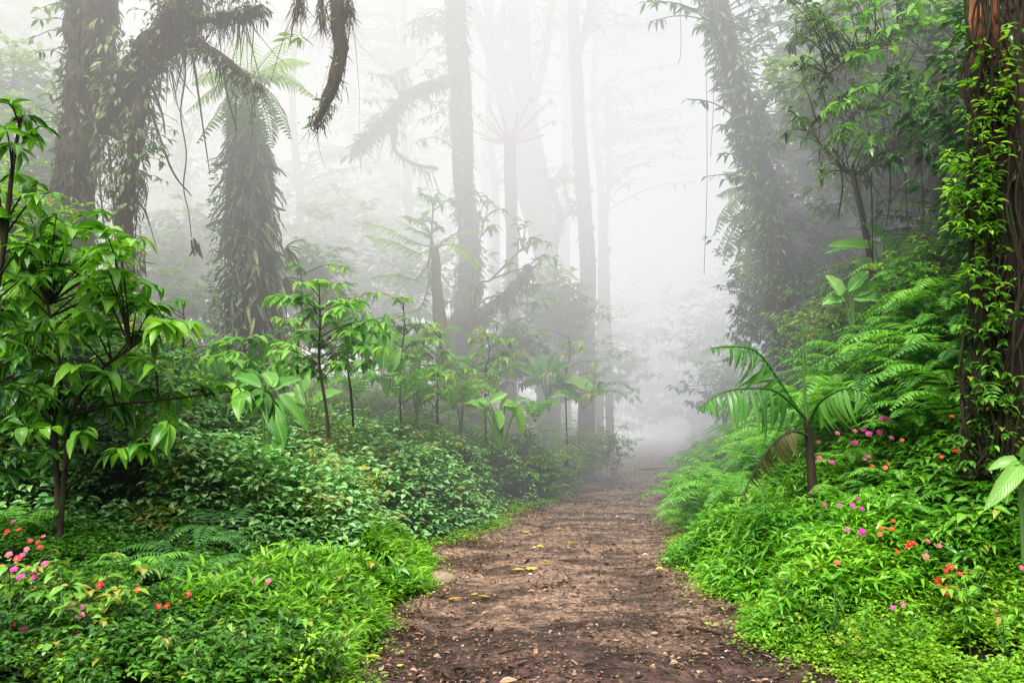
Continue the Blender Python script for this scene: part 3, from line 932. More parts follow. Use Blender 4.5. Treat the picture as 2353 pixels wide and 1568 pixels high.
for (px, py, D, s, k) in [(1960, 760, 10.4, .9, 'small'), (2050, 740, 9.6, .8, 'small'), (2130, 780, 9, .8, 'mid'), (2190, 720, 8.2, .8, 'mid'), (1890, 820, 11.5, .9, 'mid'), (1880, 740, 11.8, 1.0, 'small'), (2090, 690, 9.6, .9, 'small'), (2170, 640, 8.8, .9, 'mid'), (2000, 690, 10.5, 1, 'mid'), (2060, 640, 10.5, .9, 'small'), (2190, 860, 8, .7, 'mid')]:
    q = at(px, py, D); zz = float(gz(q[0], q[1]))
    py -= max(0, zz + .2 - q[2]) * F / D
    put_bush(k, px, py, D, s, 'leafy green bush on the steep right bank among the ferns', 'leafy bushes on the steep bank')
for (px, py, D, s) in [(1840, 640, 13.2, 1.2), (1790, 590, 13.8, 1.2), (1880, 570, 12.8, 1.2), (1930, 620, 12.6, 1.1), (1765, 700, 14.2, .9), (1790, 770, 14.0, .8), (1850, 510, 13.4, 1.1)]:
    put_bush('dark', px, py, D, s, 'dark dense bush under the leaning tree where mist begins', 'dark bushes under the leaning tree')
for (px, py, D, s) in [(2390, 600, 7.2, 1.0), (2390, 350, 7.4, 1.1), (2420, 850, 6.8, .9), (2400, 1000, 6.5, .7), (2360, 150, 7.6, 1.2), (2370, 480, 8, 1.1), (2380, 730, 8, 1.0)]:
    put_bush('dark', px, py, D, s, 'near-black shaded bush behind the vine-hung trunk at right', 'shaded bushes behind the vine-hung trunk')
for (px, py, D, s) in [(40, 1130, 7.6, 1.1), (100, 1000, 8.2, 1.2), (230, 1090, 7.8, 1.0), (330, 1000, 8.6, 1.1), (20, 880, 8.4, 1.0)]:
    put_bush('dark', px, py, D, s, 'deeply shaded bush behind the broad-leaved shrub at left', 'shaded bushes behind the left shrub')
for (px, py, D, s) in [(420, 640, 18, 1.3), (380, 520, 20, 1.5), (470, 480, 21, 1.6), (330, 430, 22, 1.6), (420, 380, 23, 1.6), (700, 560, 20, 1.6), (760, 640, 18, 1.4), (800, 520, 22, 1.8), (870, 600, 20, 1.6), (900, 480, 24, 1.9),
                       (940, 690, 18, 1.3), (700, 700, 16, 1.0), (360, 690, 15, .9), (450, 730, 14, .8), (60, 250, 18, 1.7), (40, 120, 19, 1.8), (110, 360, 19, 1.6), (20, 420, 17, 1.4), (1280, 800, 19, 1.0), (1220, 760, 20, 1.1), (1390, 820, 23, 1.1), (1420, 760, 26, 1.4), (1450, 690, 29, 1.9),
                       (1480, 850, 28, 1.3), (1550, 800, 33, 2.2), (1620, 820, 30, 1.9), (1660, 760, 24, 1.4), (1690, 880, 20, 1.0), (1500, 600, 34, 2.6), (1400, 550, 33, 2.6), (1640, 650, 32, 2.6), (1440, 900, 29, 1.3), (1500, 880, 33, 1.6), (1550, 900, 35, 1.7), (1600, 860, 33, 1.7), (1640, 900, 28, 1.2), (1470, 780, 34, 2.0), (1560, 760, 36, 2.2), (1630, 740, 31, 1.9)]:
    put_bush('mist', px, py, D, s, 'pale misty bush in the layered thicket behind the trees', 'misty thicket bushes')
for (px, py, D, s) in [(1900, 120, 12.5, 1.1), (2010, 60, 12, 1.1), (2100, 180, 11.5, 1.1), (2180, 330, 11, 1.0), (1960, 270, 12.5, 1.0), (2060, 420, 12, 1.0), (1860, 330, 13, 1.0), (2200, 60, 11.5, 1.0), (1960, 450, 13, 1.0), (2130, 520, 11.5, .9), (2000, 180, 10.8, .9), (2090, 300, 10.6, .9), (1900, 230, 11.2, .9), (1990, 400, 11, .8), (2170, 460, 10.4, .8), (50, 330, 12.5, .9), (30, 200, 13, .9), (100, 430, 12.5, .8), (700, 640, 14.5, .8), (760, 720, 12.8, .6), (430, 560, 16, 1.0), (400, 610, 15, .8), (480, 620, 16.5, .9), (1270, 690, 17.5, .9), (1180, 800, 16, .8), (1300, 730, 18, .8)]:
    put_bush('broad', px, py, D, s, 'bush of broad pale leaves half lost in mist' + (' behind the leafy right-hand tree' if px > 1700 else ' among the trees at left and centre'), 'broad-leaved misty bushes ' + ('behind the leafy right-hand tree' if px > 1700 else 'among the trees at left and centre'))


for (px, py, D, s, k) in [(150, 900, 8.6, .9, 'mid'), (300, 880, 9, .9, 'mid'), (60, 740, 8.6, 1.0, 'mid'), (140, 780, 9.4, .9, 'mid'), (380, 930, 9.2, .8, 'mid'), (60, 600, 9.5, 1.0, 'mid'), (30, 480, 9.5, .9, 'small'), (220, 740, 9.8, .8, 'mid'), (340, 800, 10, .8, 'small')]:
    put_bush(k, px, py, D, s, 'green bush filling the thicket between left shrub and mossy tree', 'bushes behind the left shrub')
for (px, py, D, s, k) in [(430, 850, 10.8, .8, 'small'), (500, 830, 11.6, .8, 'mid'), (690, 880, 10.6, .7, 'small'), (640, 940, 10, .6, 'mid'), (760, 900, 11, .7, 'small'), (850, 900, 11.6, .7, 'mid'), (920, 840, 12.4, .8, 'small'), (980, 900, 12, .7, 'small'), (1040, 920, 12.6, .6, 'mid'),
                          (720, 780, 12.6, .9, 'small'), (800, 800, 13, .9, 'small'), (880, 760, 14, 1.0, 'small'), (960, 820, 14, .9, 'mid'), (440, 780, 12.4, .9, 'small'), (380, 730, 13, 1.0, 'small'), (1120, 900, 14, .8, 'small'), (1190, 900, 14.6, .8, 'mid'), (1330, 900, 17, .9, 'small'), (1300, 930, 15.5, .7, 'small'), (1400, 930, 18, .9, 'small'), (1060, 860, 15, .8, 'small'), (1240, 940, 14, .6, 'mid'), (560, 900, 10.6, .7, 'small')]:
    q = at(px, py, D); zz = float(gz(q[0], q[1]))
    if q[2] > zz + .75 * s: py += (q[2] - zz - .75 * s) * F / D
    put_bush(k, px, py, D, s, 'light green undergrowth bush between the saplings and mossy trunks', 'undergrowth bushes between saplings and trunks')


# ================================================================== CLUSTER SHRUBS
def twigs_to(st, stem, tip, r0=.010, sag=.12, far=None):
    i = int(np.argmin(np.linalg.norm(stem - tip, axis=1) + np.maximum(0, stem[:, 2] - tip[2] + .15) * 1.5))
    a = stem[i]
    L = np.linalg.norm(tip - a)
    if far and L > far: tip = a + (tip - a) * far / L * random.uniform(.6, 1)
    mid = a * .45 + tip * .55 + np.array([0, 0, sag * np.linalg.norm(tip - a)])
    pts = smooth_path([a, mid, tip], 9)
    st.tube(pts, np.linspace(r0, r0 * .35, 9), 5)
    return pts


def leafy_end(lf, pts, nl, L, W, kind='hi', droop=.5, rb=.5, back=.5, tilt=(-.5, .25)):
    """leaves along the outer end of a twig and around its tip"""
    tip = pts[-1]; t = unit(pts[-1] - pts[-3])
    k = np.clip((1 - back * R.random(nl) ** 1.5) * (len(pts) - 1), 0, len(pts) - 1.01)
    i = k.astype(int); f = (k - i)[:, None]
    p = pts[i] * (1 - f) + pts[i + 1] * f
    az = np.arange(nl) * 2.399 + R.uniform(0, 6.28) + R.normal(0, .25, nl)
    d = np.stack([np.cos(az), np.sin(az), R.uniform(tilt[0], tilt[1], nl)], -1) + t * .55
    sc_ = R.uniform(.6, 1.12, nl)
    leaves(lf, p, d, np.array([0, 0, 1.0]) + R.normal(0, .22, (nl, 3)), L * sc_, W * sc_, kind, droop * R.uniform(.5, 1.4, nl), .18, np.clip(rb + R.normal(0, .2, nl), 0, 1))


def cluster_shrub(name, label, cat, stems, stem_r, clusters, D, jit, nl, L, W, mat, smat, kind='hi', droop=.5, rb=.45, group=None, tw=.009, back=.5, tilt=(-.5, .25), part='foliage'):
    base = stems[0][0]
    t = thing(name, base, label, cat, group)
    st, lf = MB(), MB()
    allp = []
    for k_, s_ in enumerate(stems):
        sp = smooth_path(s_, 24); allp.append(sp)
        r_ = stem_r * (1, .8, .45, .45)[min(k_, 3)]
        st.tube(sp, np.linspace(r_, r_ * .4, 24), 7, .1)
    allp = np.concatenate(allp)
    for c in clusters:
        px, py = c[0], c[1]
        tip = at(px, py, D + (c[2] if len(c) > 2 else random.uniform(-jit, jit)))
        pts = twigs_to(st, allp, tip, tw)
        leafy_end(lf, pts, nl, L * random.uniform(.8, 1.15), W * random.uniform(.8, 1.15), kind, droop, rb + random.uniform(-.32, .35), back, tilt)
    st.build('stem', smat, t)
    lf.build(part, mat, t)
    return t


# broad-leaved shrub in the left foreground
D = 6.4
b0 = hit(133, 1285, 5.6, 6.6); b0[2] = float(gz(b0[0], b0[1]))
stems = [np.array([b0, at(132, 1130, D), at(125, 965, D), at(140, 860, D + .1), at(110, 700, D + .2)]),
         np.array([b0, at(150, 1060, D), at(165, 950, D), at(220, 860, D), at(300, 800, D - .1)]),
         np.array([at(165, 950, D), at(260, 930, D), at(400, 915, D + .1), at(520, 900, D + .2), at(600, 895, D + .3)])]
cl = [(130, 490), (60, 470), (100, 530), (240, 520), (30, 560), (60, 610), (160, 600), (225, 580), (265, 560), (120, 640), (50, 690), (205, 640), (180, 715), (270, 690), (320, 690), (150, 765), (240, 750), (330, 760), (385, 740), (100, 820),
      (240, 855), (300, 815), (30, 925), (70, 950), (340, 890), (400, 905), (465, 890), (520, 885), (560, 920), (605, 915), (330, 1020), (365, 1015), (200, 890), (150, 900), (255, 910), (100, 895), (290, 930), (200, 980), (385, 975), (430, 740), (360, 700), (60, 760), (20, 800), (170, 840), (95, 730), (20, 640)] + [(random.uniform(-20, 420), random.uniform(480, 980), random.uniform(-.2, 1.4)) for _ in range(46)]
cluster_shrub('broadleaf_shrub', 'tall broad-leaved shrub with drooping glossy leaves in the left foreground', 'shrub', stems, .028, cl, D, .45, 11, .235, .098, M['shrub'], M['stem'], rb=.40, droop=.6)
# second shrub at the left frame edge, nearer and darker
D = 5.6
stems = [np.array([at(-60, 1250, D), at(-40, 900, D), at(10, 560, D), at(30, 380, D), at(48, 270, D)]), np.array([at(10, 560, D), at(-10, 420, D), at(-40, 330, D)])]
stems[0][0][2] = float(gz(stems[0][0][0], D))
cl = [(20, 235), (62, 268), (30, 330), (92, 290), (10, 290), (45, 400), (0, 440), (90, 420), (120, 440), (20, 500), (70, 560), (5, 620), (50, 820), (10, 900), (20, 1080), (50, 1040)] + [(random.uniform(-20, 130), random.uniform(560, 1080), random.uniform(0, .8)) for _ in range(22)]
cluster_shrub('broadleaf_shrub', 'dark twisted shrub cut off by the left edge of the frame', 'shrub', stems, .026, cl, D, .35, 8, .19, .08, M['shrub'], M['stem'], rb=.35)

# saplings left of the centre
D = 9.4
b = at(755, 1005, D)
sp = np.array([b, at(748, 930, D), at(733, 830, D), at(735, 740, D), at(733, 650, D)])
cl = [(733, 645), (690, 680), (640, 685), (780, 690), (830, 690), (720, 710), (770, 740), (700, 760), (650, 790), (690, 820), (740, 790), (800, 760), (850, 750), (880, 740), (830, 790), (720, 850), (770, 830), (670, 850), (640, 830), (860, 800), (800, 820), (610, 810)]
cluster_shrub('sapling', 'slender sapling with fresh pointed leaves and dark stem left of centre', 'sapling', [sp], .022, cl + [(x + random.gauss(0, 18), y + random.gauss(0, 14)) for x, y in cl], D, .45, 11, .21, .08, M['sapling'], M['stem'], 'hi', .5, .55, tw=.007)
D = 9.9
sp = np.array([at(812, 980, D), at(806, 900, D), at(798, 820, D), at(820, 760, D)])
cl = [(815, 740), (860, 745), (800, 780), (840, 800), (890, 760), (780, 800), (870, 790), (850, 830)]
cluster_shrub('sapling', 'thinner sapling standing just right of the slender sapling', 'sapling', [sp], .018, cl + [(x + random.gauss(0, 18), y + random.gauss(0, 14)) for x, y in cl], D, .35, 10, .20, .075, M['sapling'], M['stem'], 'hi', .5, .45, tw=.006)


for (bx, by, D, top, wd, lab) in [(560, 985, 9.6, 790, 80, 'sapling in front of the fern-clad trunk foot'), (925, 960, 11.8, 690, 85, 'pale sapling halfway between the twin saplings and the central tree'),
                                  (1010, 965, 12.8, 760, 70, 'low sapling just left of the central tree foot'), (1120, 950, 13.6, 770, 75, 'pale sapling just right of the central tree foot'), (1305, 955, 15.5, 770, 80, 'misty sapling beside the tall pale tree near the path'),
                                  (690, 960, 11.4, 610, 80, 'taller pale sapling behind the slender sapling'), (420, 960, 9.8, 700, 90, 'sapling behind the right end of the broad-leaved shrub')]:
    sp = np.array([at(bx, by, D), at(bx - 6, by * .6 + top * .4, D), at(bx + 4, by * .25 + top * .75, D), at(bx, top, D)])
    sp[0][2] = min(sp[0][2], float(gz(sp[0][0], D)) + .05)
    cl = [(bx + random.gauss(0, wd * .55), top + random.uniform(-20, (by - top) * .75)) for _ in range(26)]
    cluster_shrub('sapling', lab, 'sapling', [sp], .018, cl, D, .45, 9, .21, .085, M['under' if D > 11 else 'sapling'], M['stem'], 'hi', .5, .55, tw=.007)


# ================================================================== BROAD GIANT-LEAF PLANTS (heliconia)
def heliconia(label, base, D, tips, W=.16, mat='banana', group='heliconia plants', nm='heliconia', rn=None, droop=.25):
    """one big blade per pixel tip: (px0,py0, px1,py1[,dD]) leaf base to tip"""
    b = at(base[0], base[1], D)
    b[2] = min(b[2], max(float(gz(b[0], b[1])), b[2] - .3))
    t = thing(nm, b, label, 'plant', group)
    st = MB()
    for k, c in enumerate(tips):
        dD = c[4] if len(c) > 4 else random.uniform(-.25, .25)
        a, e = at(c[0], c[1], D), at(c[2], c[3], D + dD)
        w = c[5] if len(c) > 5 else 1.0
        st.tube(smooth_path([b, b * .4 + a * .6 + np.array([0, 0, .05]), a], 8), np.linspace(.016, .008, 8), 6, r=.5)
        L = np.linalg.norm(e - a)
        o = MB()
        dirn = unit(e - a)
        up = np.array([random.gauss(0, .25), -.75, .65])
        dr = droop * random.uniform(.2, 1)
        leaves(o, [a], [dirn + np.array([0, 0, dr * .7])], [up], L * 1.05, W * w * random.uniform(.9, 1.15) * (1 if L > .5 else .8), 'big', dr, .35, [random.uniform(.35, .9) if rn is None else rn], wave=.10)
        o.build('leaf', M[mat], t)
    st.build('stalks', M['stem_green'], t)
    return t


heliconia('clump of upright paddle leaves left of the fern-clad trunk foot', (500, 900), 10.2, [(455, 880, 425, 790), (470, 870, 505, 780), (490, 880, 560, 830), (450, 890, 415, 850), (530, 890, 590, 850), (480, 900, 440, 840), (510, 890, 480, 800, -.2, .8)], .24)
heliconia('upright paddle-leaved plant in front of the fern-clad trunk', (600, 900), 10.0, [(570, 870, 585, 800), (590, 870, 620, 790), (610, 880, 660, 850), (580, 890, 530, 860), (620, 890, 680, 860)], .20)
heliconia('plant with three hanging torn paddle leaves above the nettles', (612, 1010), 8.2, [(600, 890, 520, 862), (625, 895, 690, 870), (640, 905, 700, 990, -.1, .7), (625, 920, 640, 1020, -.2, 1.5), (620, 910, 560, 950), (620, 1020, 635, 1056, -.2, 1.7), (600, 900, 545, 900), (630, 890, 600, 845)], .17, droop=.4)
heliconia('tall narrow paddle leaf plant right of the saplings', (890, 860), 11, [(880, 850, 888, 720, 0, 1.1), (870, 840, 840, 700, .1, 1.0), (900, 850, 920, 800), (890, 860, 940, 830), (860, 860, 810, 830)], .20)
heliconia('pale paddle leaf plant with orange bloom on the path-side nettles', (1150, 985), 11.5, [(1120, 930, 1095, 915), (1125, 925, 1165, 905), (1150, 930, 1190, 935), (1160, 930, 1205, 985), (1140, 940, 1150, 985), (1110, 940, 1060, 920), (1190, 930, 1200, 1000), (1130, 935, 1100, 975)], .17, rn=.9, droop=.5)
heliconia('misty paddle leaf clump right of the central tree foot', (1260, 910), 15.5, [(1240, 860, 1215, 815), (1250, 850, 1230, 800), (1265, 850, 1280, 810), (1270, 860, 1310, 835), (1280, 870, 1375, 905, -.3, 1.2), (1250, 870, 1195, 850), (1260, 880, 1320, 880), (1245, 880, 1190, 890), (1270, 880, 1330, 920)], .26)
heliconia('dark paddle leaves rising behind the bank on the right', (2030, 660), 9.5, [(2060, 600, 1985, 505, 0, 1.5), (2010, 570, 1910, 565, -.2, .9), (2030, 560, 1900, 580, 0, .5), (2050, 600, 2130, 520), (2020, 620, 1950, 600), (2060, 610, 2150, 640)], .18)
heliconia('broad shiny paddle leaves on the bank above the palm', (1960, 720), 9.2, [(1930, 680, 1900, 630, 0, 1.2), (1950, 670, 2000, 620, 0, .9), (1940, 690, 1890, 700), (1960, 690, 2040, 690), (1960, 680, 2060, 650)], .18)
heliconia('large pale paddle leaves right behind the sapling stems', (720, 960), 10.6, [(700, 930, 640, 905), (715, 930, 780, 900), (700, 940, 680, 880), (730, 940, 770, 945), (700, 900, 690, 830)], .20, rn=.8)
heliconia('yellowing paddle leaf plant left of the central tree foot', (960, 950), 12.5, [(950, 900, 900, 850), (960, 900, 1000, 850), (950, 910, 1010, 900), (950, 920, 890, 900), (955, 890, 960, 800)], .20, rn=.9)
heliconia('pale paddle leaves between the yellowing plant and the path', (1060, 960), 12.8, [(1050, 930, 1000, 895), (1060, 930, 1100, 900), (1065, 930, 1120, 940), (1050, 935, 1010, 950)], .18, rn=.85)
heliconia('lime paddle-leaved plant at the right edge of the frame', (2345, 1190), 5.2, [(2340, 1060, 2280, 1080, 0, .8), (2345, 1065, 2310, 1170, -.2, 1.3), (2340, 1070, 2350, 1140), (2345, 1055, 2390, 1030), (2340, 1090, 2380, 1120)], .11, rn=.95, droop=.5)
heliconia('broad dark leaves low in the left foreground herbs', (185, 1440), 4.9, [(180, 1400, 130, 1385), (190, 1395, 240, 1375), (180, 1390, 205, 1325), (200, 1390, 275, 1370), (190, 1400, 140, 1410), (200, 1380, 170, 1310)], .10, 'herb', rn=.95)
heliconia('flat pale leaves at the bottom of the left frame edge', (20, 1450), 4.6, [(20, 1400, 80, 1395), (10, 1390, -20, 1370), (20, 1410, 60, 1430), (15, 1380, 30, 1340)], .10, 'herb', rn=.9)


# ================================================================== PALM
D = 7.4
base = at(1869, 1146, D); base[2] = float(gz(base[0], base[1])) - .05
t = thing('small_palm', base, 'small young palm with drooping fronds leaning over the right path edge', 'palm')
o = MB()
o.tube(smooth_path([base, *P3([(1862, 1060), (1857, 995), (1853, 965)], D)], 16), np.linspace(.050, .024, 16), 10, .10)
o.build('trunk', M['bark_fern'], t)
o = MB()
o.tube(smooth_path(P3([(1856, 985), (1848, 900), (1845, 780), (1845, 655)], D), 12), np.linspace(.020, .005, 12), 7)
o.build('spear_leaf', M['stem_green'], t)


def pfrond(pts, Ds, n, plen, pw, droop, hang, mat, nm='frond', ang=.45, rnd=None, side=None, ragged=0, lab=None, taper=(.6, .5)):
    o = MB(); pw *= .98; plen *= 1.1; n = int(n * .9); droop *= 1.5; ragged = ragged or .12
    frond(o, P3(pts, Ds), n, plen, pw, droop, ang, r0=.016, side=side, kind='palm', rnd=rnd, hang=hang, start=.22, ragged=ragged, taper=taper)
    ob = o.build(nm, M[mat], t)
    if lab: ob['label'] = lab


pfrond([(1853, 965), (1826, 929), (1775, 853), (1738, 808), (1690, 796), (1632, 800)], [7.40, 7.35, 7.30, 7.20, 7.10, 7.00], 20, .46, .05, .35, .25, 'palm', side=np.array([.3, 1, .5]))
pfrond([(1850, 960), (1805, 915), (1765, 893), (1700, 893), (1650, 905), (1608, 935)], [7.40, 7.20, 7.00, 6.80, 6.70, 6.65], 20, .45, .055, .25, 1.0, 'palm', side=np.array([.2, 1, .25]))
pfrond([(1857, 975), (1878, 930), (1905, 908), (1945, 892), (1985, 905), (2018, 950)], [7.40, 7.20, 7.00, 6.80, 6.70, 6.60], 18, .34, .05, .3, .85, 'palm', rnd=.6, side=np.array([0, 1, .15]))
pfrond([(1853, 970), (1830, 935), (1790, 900), (1760, 890), (1735, 905)], [7.40, 7.60, 7.90, 8.10, 8.20], 16, .34, .05, .35, .55, 'palm', side=np.array([1, .6, 0]))
pfrond([(1855, 970), (1870, 940), (1900, 925), (1925, 940)], [7.40, 7.70, 8.00, 8.20], 12, .28, .045, .3, .8, 'palm', side=np.array([1, .3, 0]))
pfrond([(1855, 1000), (1825, 990), (1790, 1005), (1760, 1040), (1725, 1095), (1697, 1162)], [7.40, 7.20, 7.00, 6.90, 6.85, 6.80], 24, .26, .045, .4, 1.2, 'deadpalm', 'withered_frond', ragged=.5, lab='withered olive brown frond hanging below the palm crown', side=np.array([.3, 1, 0]))
o = MB()
leaves(o, [at(1886, 985, 7.3)], [(.0, 0, 1)], [(0, -1, .1)], .25, .05, 'strap', .05, .6, [.6])
o.build('flower_sheath', M['vine'], t)['label'] = 'yellow green sheath right of the palm stem'


# ================================================================== TREES
def hanging(mb, pts, n, L, W=.012, spread=.05, kind='lance', droop=.1, rn=(.1, .7), out=.2):
    """strands hanging from a limb"""
    m = max(4, n // 22)
    cc = R.random(m); cl_ = R.gamma(2.2, .45, m); w_ = R.integers(0, m, n)
    loose = R.random(n) < .35
    k = np.clip(np.where(loose, R.random(n), cc[w_] + R.normal(0, .018, n)), 0, 1) * (len(pts) - 1.01); i = k.astype(int); f = (k - i)[:, None]
    p = pts[i] * (1 - f) + pts[i + 1] * f + R.normal(0, spread, (n, 3))
    d = np.stack([R.normal(0, out, n), R.normal(0, out, n), -np.ones(n)], -1)
    l = R.gamma(2.0, L / 2, n) * np.where(loose, .6, cl_[w_])
    d = d + R.normal(0, .18, (n, 3)) * np.where(loose, 1.8, .6)[:, None]
    leaves(mb, p, d, R.normal(0, 1, (n, 3)), l, W * .7 * R.uniform(.5, 1.6, n), kind, R.normal(0, droop * 2.5, n), .1, R.uniform(*rn, n))


def trunk_leaves(mb, pts, rad, n, L, W, kind='lance', down=1.0, out=.8, droop=.4, rn=(.1, .9), lo=0, hi=1, off=1.0):
    """leaves growing out of a trunk surface"""
    k = (lo + (hi - lo) * R.random(n)) * (len(pts) - 1.01); i = k.astype(int); f = (k - i)[:, None]
    rr = np.interp(k, np.arange(len(rad)), rad)
    c = pts[i] * (1 - f) + pts[i + 1] * f
    az = R.uniform(0, 6.28, n)
    o = np.stack([np.cos(az), np.sin(az), np.zeros(n)], -1)
    d = o * out * R.uniform(.3, 1.2, (n, 1)) + np.array([0, 0, -1.0]) * down * R.uniform(.4, 1.2, (n, 1)) + R.normal(0, .2, (n, 3))
    s_ = R.uniform(.5, 1.2, n)
    leaves(mb, c + o * (rr * off)[:, None] * R.uniform(.7, 1.15, (n, 1)), d, o + R.normal(0, .35, (n, 3)) + np.array([0, 0, .5]), L * s_, W * s_, kind, droop * R.uniform(.3, 1.3, n), .15, R.uniform(*rn, n))


# --- big mossy tree on the left
D = 11.0
T = P3([(196, 880), (182, 700), (168, 560), (170, 430), (190, 300), (208, 150), (215, 0), (222, -250)], D)
T[0][2] = float(gz(T[0][0], T[0][1])) - .1
t = thing('mossy_tree', T[0], 'massive moss-draped tree with a thick limb reaching right at upper left', 'tree')
Tp = smooth_path(T, 60); Tr = np.interp(np.linspace(0, 1, 60), [0, .1, .3, .45, .7, 1], np.array([62, 44, 40, 45, 50, 56]) * D / F)
o = MB(); o.tube(Tp, Tr, 20, .17); o.build('trunk', M['bark_dark'], t)
Lm = smooth_path(P3([(232, 300), (300, 190), (352, 120), (402, 55), (432, -20), (450, -150)], [11, 10.9, 10.8, 10.7, 10.6, 10.5]), 30)
o = MB(); o.tube(Lm, np.linspace(.24, .19, 30), 14, .2); o.build('limb', M['bark_dark'], t)
Lb = smooth_path(P3([(415, 70), (470, 110), (530, 150), (600, 205)], [10.7, 10.6, 10.5, 10.4]), 16)
o = MB(); o.tube(Lb, np.linspace(.10, .025, 16), 8, .2); o.build('limb', M['bark_dark'], t)
Lc = smooth_path(P3([(440, 50), (500, 38), (560, 28), (600, 15)], [10.6, 10.5, 10.4, 10.3]), 14)
o = MB(); o.tube(Lc, np.linspace(.075, .03, 14), 8, .2); o.build('limb', M['bark_dark'], t)
Ld = smooth_path(P3([(330, 160), (320, 260), (300, 380), (285, 500), (290, 600), (280, 700), (275, 850)], [10.8, 10.7, 10.6, 10.6, 10.6, 10.7, 10.8]), 30)
o = MB(); o.tube(Ld, np.interp(np.linspace(0, 1, 30), [0, .3, .55, 1], [.14, .07, .11, .14]), 10, .25); o.build('aerial_root', M['bark_dark'], t)
o = MB()
for a, b, c, dd in [((440, 110), (455, 210), (482, 400), 10.6), ((345, 250), (395, 390), (440, 450), 10.7), ((300, 450), (330, 480), (345, 520), 10.6), ((250, 330), (262, 480), (268, 640), 10.8), ((225, 300), (232, 450), (250, 600), 10.8),
                    ((510, 140), (525, 230), (545, 300), 10.5), ((310, 300), (318, 420), (310, 560), 10.5), ((350, 200), (372, 260), (380, 310), 10.6)]:
    o.tube(smooth_path(P3([a, b, c], dd), 14), np.linspace(.022, .007, 14), 5, .2)
o.build('hanging_roots', M['bark_dark'], t)
o = MB()
hanging(o, Lm, 3000, .24, .022, .14); hanging(o, Lb, 700, .20, .018, .06); hanging(o, Lc, 520, .22, .018, .05)
hanging(o, Ld, 1100, .20, .020, .09); trunk_leaves(o, Tp, Tr, 3000, .22, .025, 'lance', 1.2, .35, .2, (.0, .8), .25, 1)
hanging(o, smooth_path(P3([(255, 120), (270, 260), (285, 400), (295, 480)], 10.8), 20), 650, .22, .020, .10)
o.build('moss', M['moss'], t)
o = MB()
trunk_leaves(o, Tp, Tr, 420, .17, .05, 'mid', .6, 1.0, .4, (.0, .7), .1, 1)
trunk_leaves(o, Ld, np.full(30, .2), 420, .17, .055, 'mid', .9, .9, .4, (.2, .95), 0, 1)
trunk_leaves(o, smooth_path(P3([(262, 60), (275, 200), (265, 330), (285, 440)], 10.7), 20), np.full(20, .28), 330, .18, .055, 'mid', .9, .8, .4, (.1, .9), 0, 1)
trunk_leaves(o, Lm, np.full(30, .3), 260, .17, .05, 'mid', .5, 1.0, .4, (.1, .8), 0, 1)
trunk_leaves(o, Lb, np.full(16, .1), 130, .14, .045, 'mid', .8, .8, .4, (.1, .8), 0, 1)
trunk_leaves(o, Lc, np.full(14, .12), 150, .15, .045, 'mid', .5, .9, .4, (.1, .8), 0, 1)
o.build('epiphytes', M['epi'], t)
o = MB(); st = MB()
for k in range(70):
    e = at(random.uniform(230, 620), random.uniform(-60, 60) if k % 2 else random.uniform(150, 420) - (0 if k % 3 else 60), random.uniform(10.2, 11))
    pts = twigs_to(st, np.concatenate([Lm, Lb, Lc, Ld]), e, .007, .25, .6)
    leafy_end(o, pts, 7, .13, .045, 'mid', .4, .45, .7)
for k in range(34):
    e = at(random.uniform(20, 150), random.uniform(-40, 300), random.uniform(10.5, 12))
    pts = twigs_to(st, Tp, e, .009, .25, .9)
    leafy_end(o, pts, 8, .16, .05, 'mid', .4, .6, .7)
st.build('twig_spray', M['stem'], t); o.build('foliage', M['canopy'], t)

# --- tree fern clad in epiphytes
D = 12.2
T = P3([(582, 900), (580, 760), (578, 560), (573, 380), (572, 280), (570, 195)], D)
T[0][2] = float(gz(T[0][0], T[0][1])) - .1
t = thing('tree_fern', T[0], 'tree fern with its trunk clad in hanging strap ferns and spreading crown', 'tree fern')
Tp = smooth_path(T, 50); Tr = np.interp(np.linspace(0, 1, 50), [0, .3, .62, .75, .9, 1], np.array([60, 52, 42, 28, 17, 16]) * D / F)
o = MB(); o.tube(Tp, Tr, 16, .15); o.build('trunk', M['bark_fern'], t)
o = MB(); o.tube(smooth_path(P3([(545, 420), (533, 330), (531, 235)], D - .1), 12), np.linspace(.11, .07, 12), 9, .15); o.build('trunk_stub', M['bark_fern'], t)
o = MB()
trunk_leaves(o, Tp, Tr, 1300, .44, .058, 'strap', 1.1, .75, .45, (.0, .9), .02, .74, 1.0)
trunk_leaves(o, Tp, Tr, 500, .28, .05, 'lance', .9, 1.0, .4, (.2, 1), .1, .85, 1.0)
o.build('strap_ferns', M['strap'], t)
o = MB()
trunk_leaves(o, Tp, Tr, 900, .12, .05, 'lo', .3, 1.0, .4, (.2, 1), .2, .88, 1.1)
trunk_leaves(o, Tp + np.array([-.25, -.2, 0]), Tr, 1400, .10, .04, 'lo', .2, 1.0, .4, (.3, 1), .12, .6, .8)
o.build('epiphytes', M['canopy'], t)
o = MB()
leaves(o, [at(655, 570, D - .3)] * 9, np.array([.8, -.1, -.3]) + R.normal(0, .45, (9, 3)), np.array([0, -.6, 1.0]) + R.normal(0, .2, (9, 3)), .38, .055, 'strap', .45, .2)
leaves(o, [at(650, 640, D - .3)] * 8, np.array([.5, -.1, -.8]) + R.normal(0, .4, (8, 3)), np.array([0, -.6, 1.0]) + R.normal(0, .2, (8, 3)), .38, .055, 'strap', .45, .2)
o.build('orchid_leaves', M['epi'], t)
cr = at(570, 190, D)
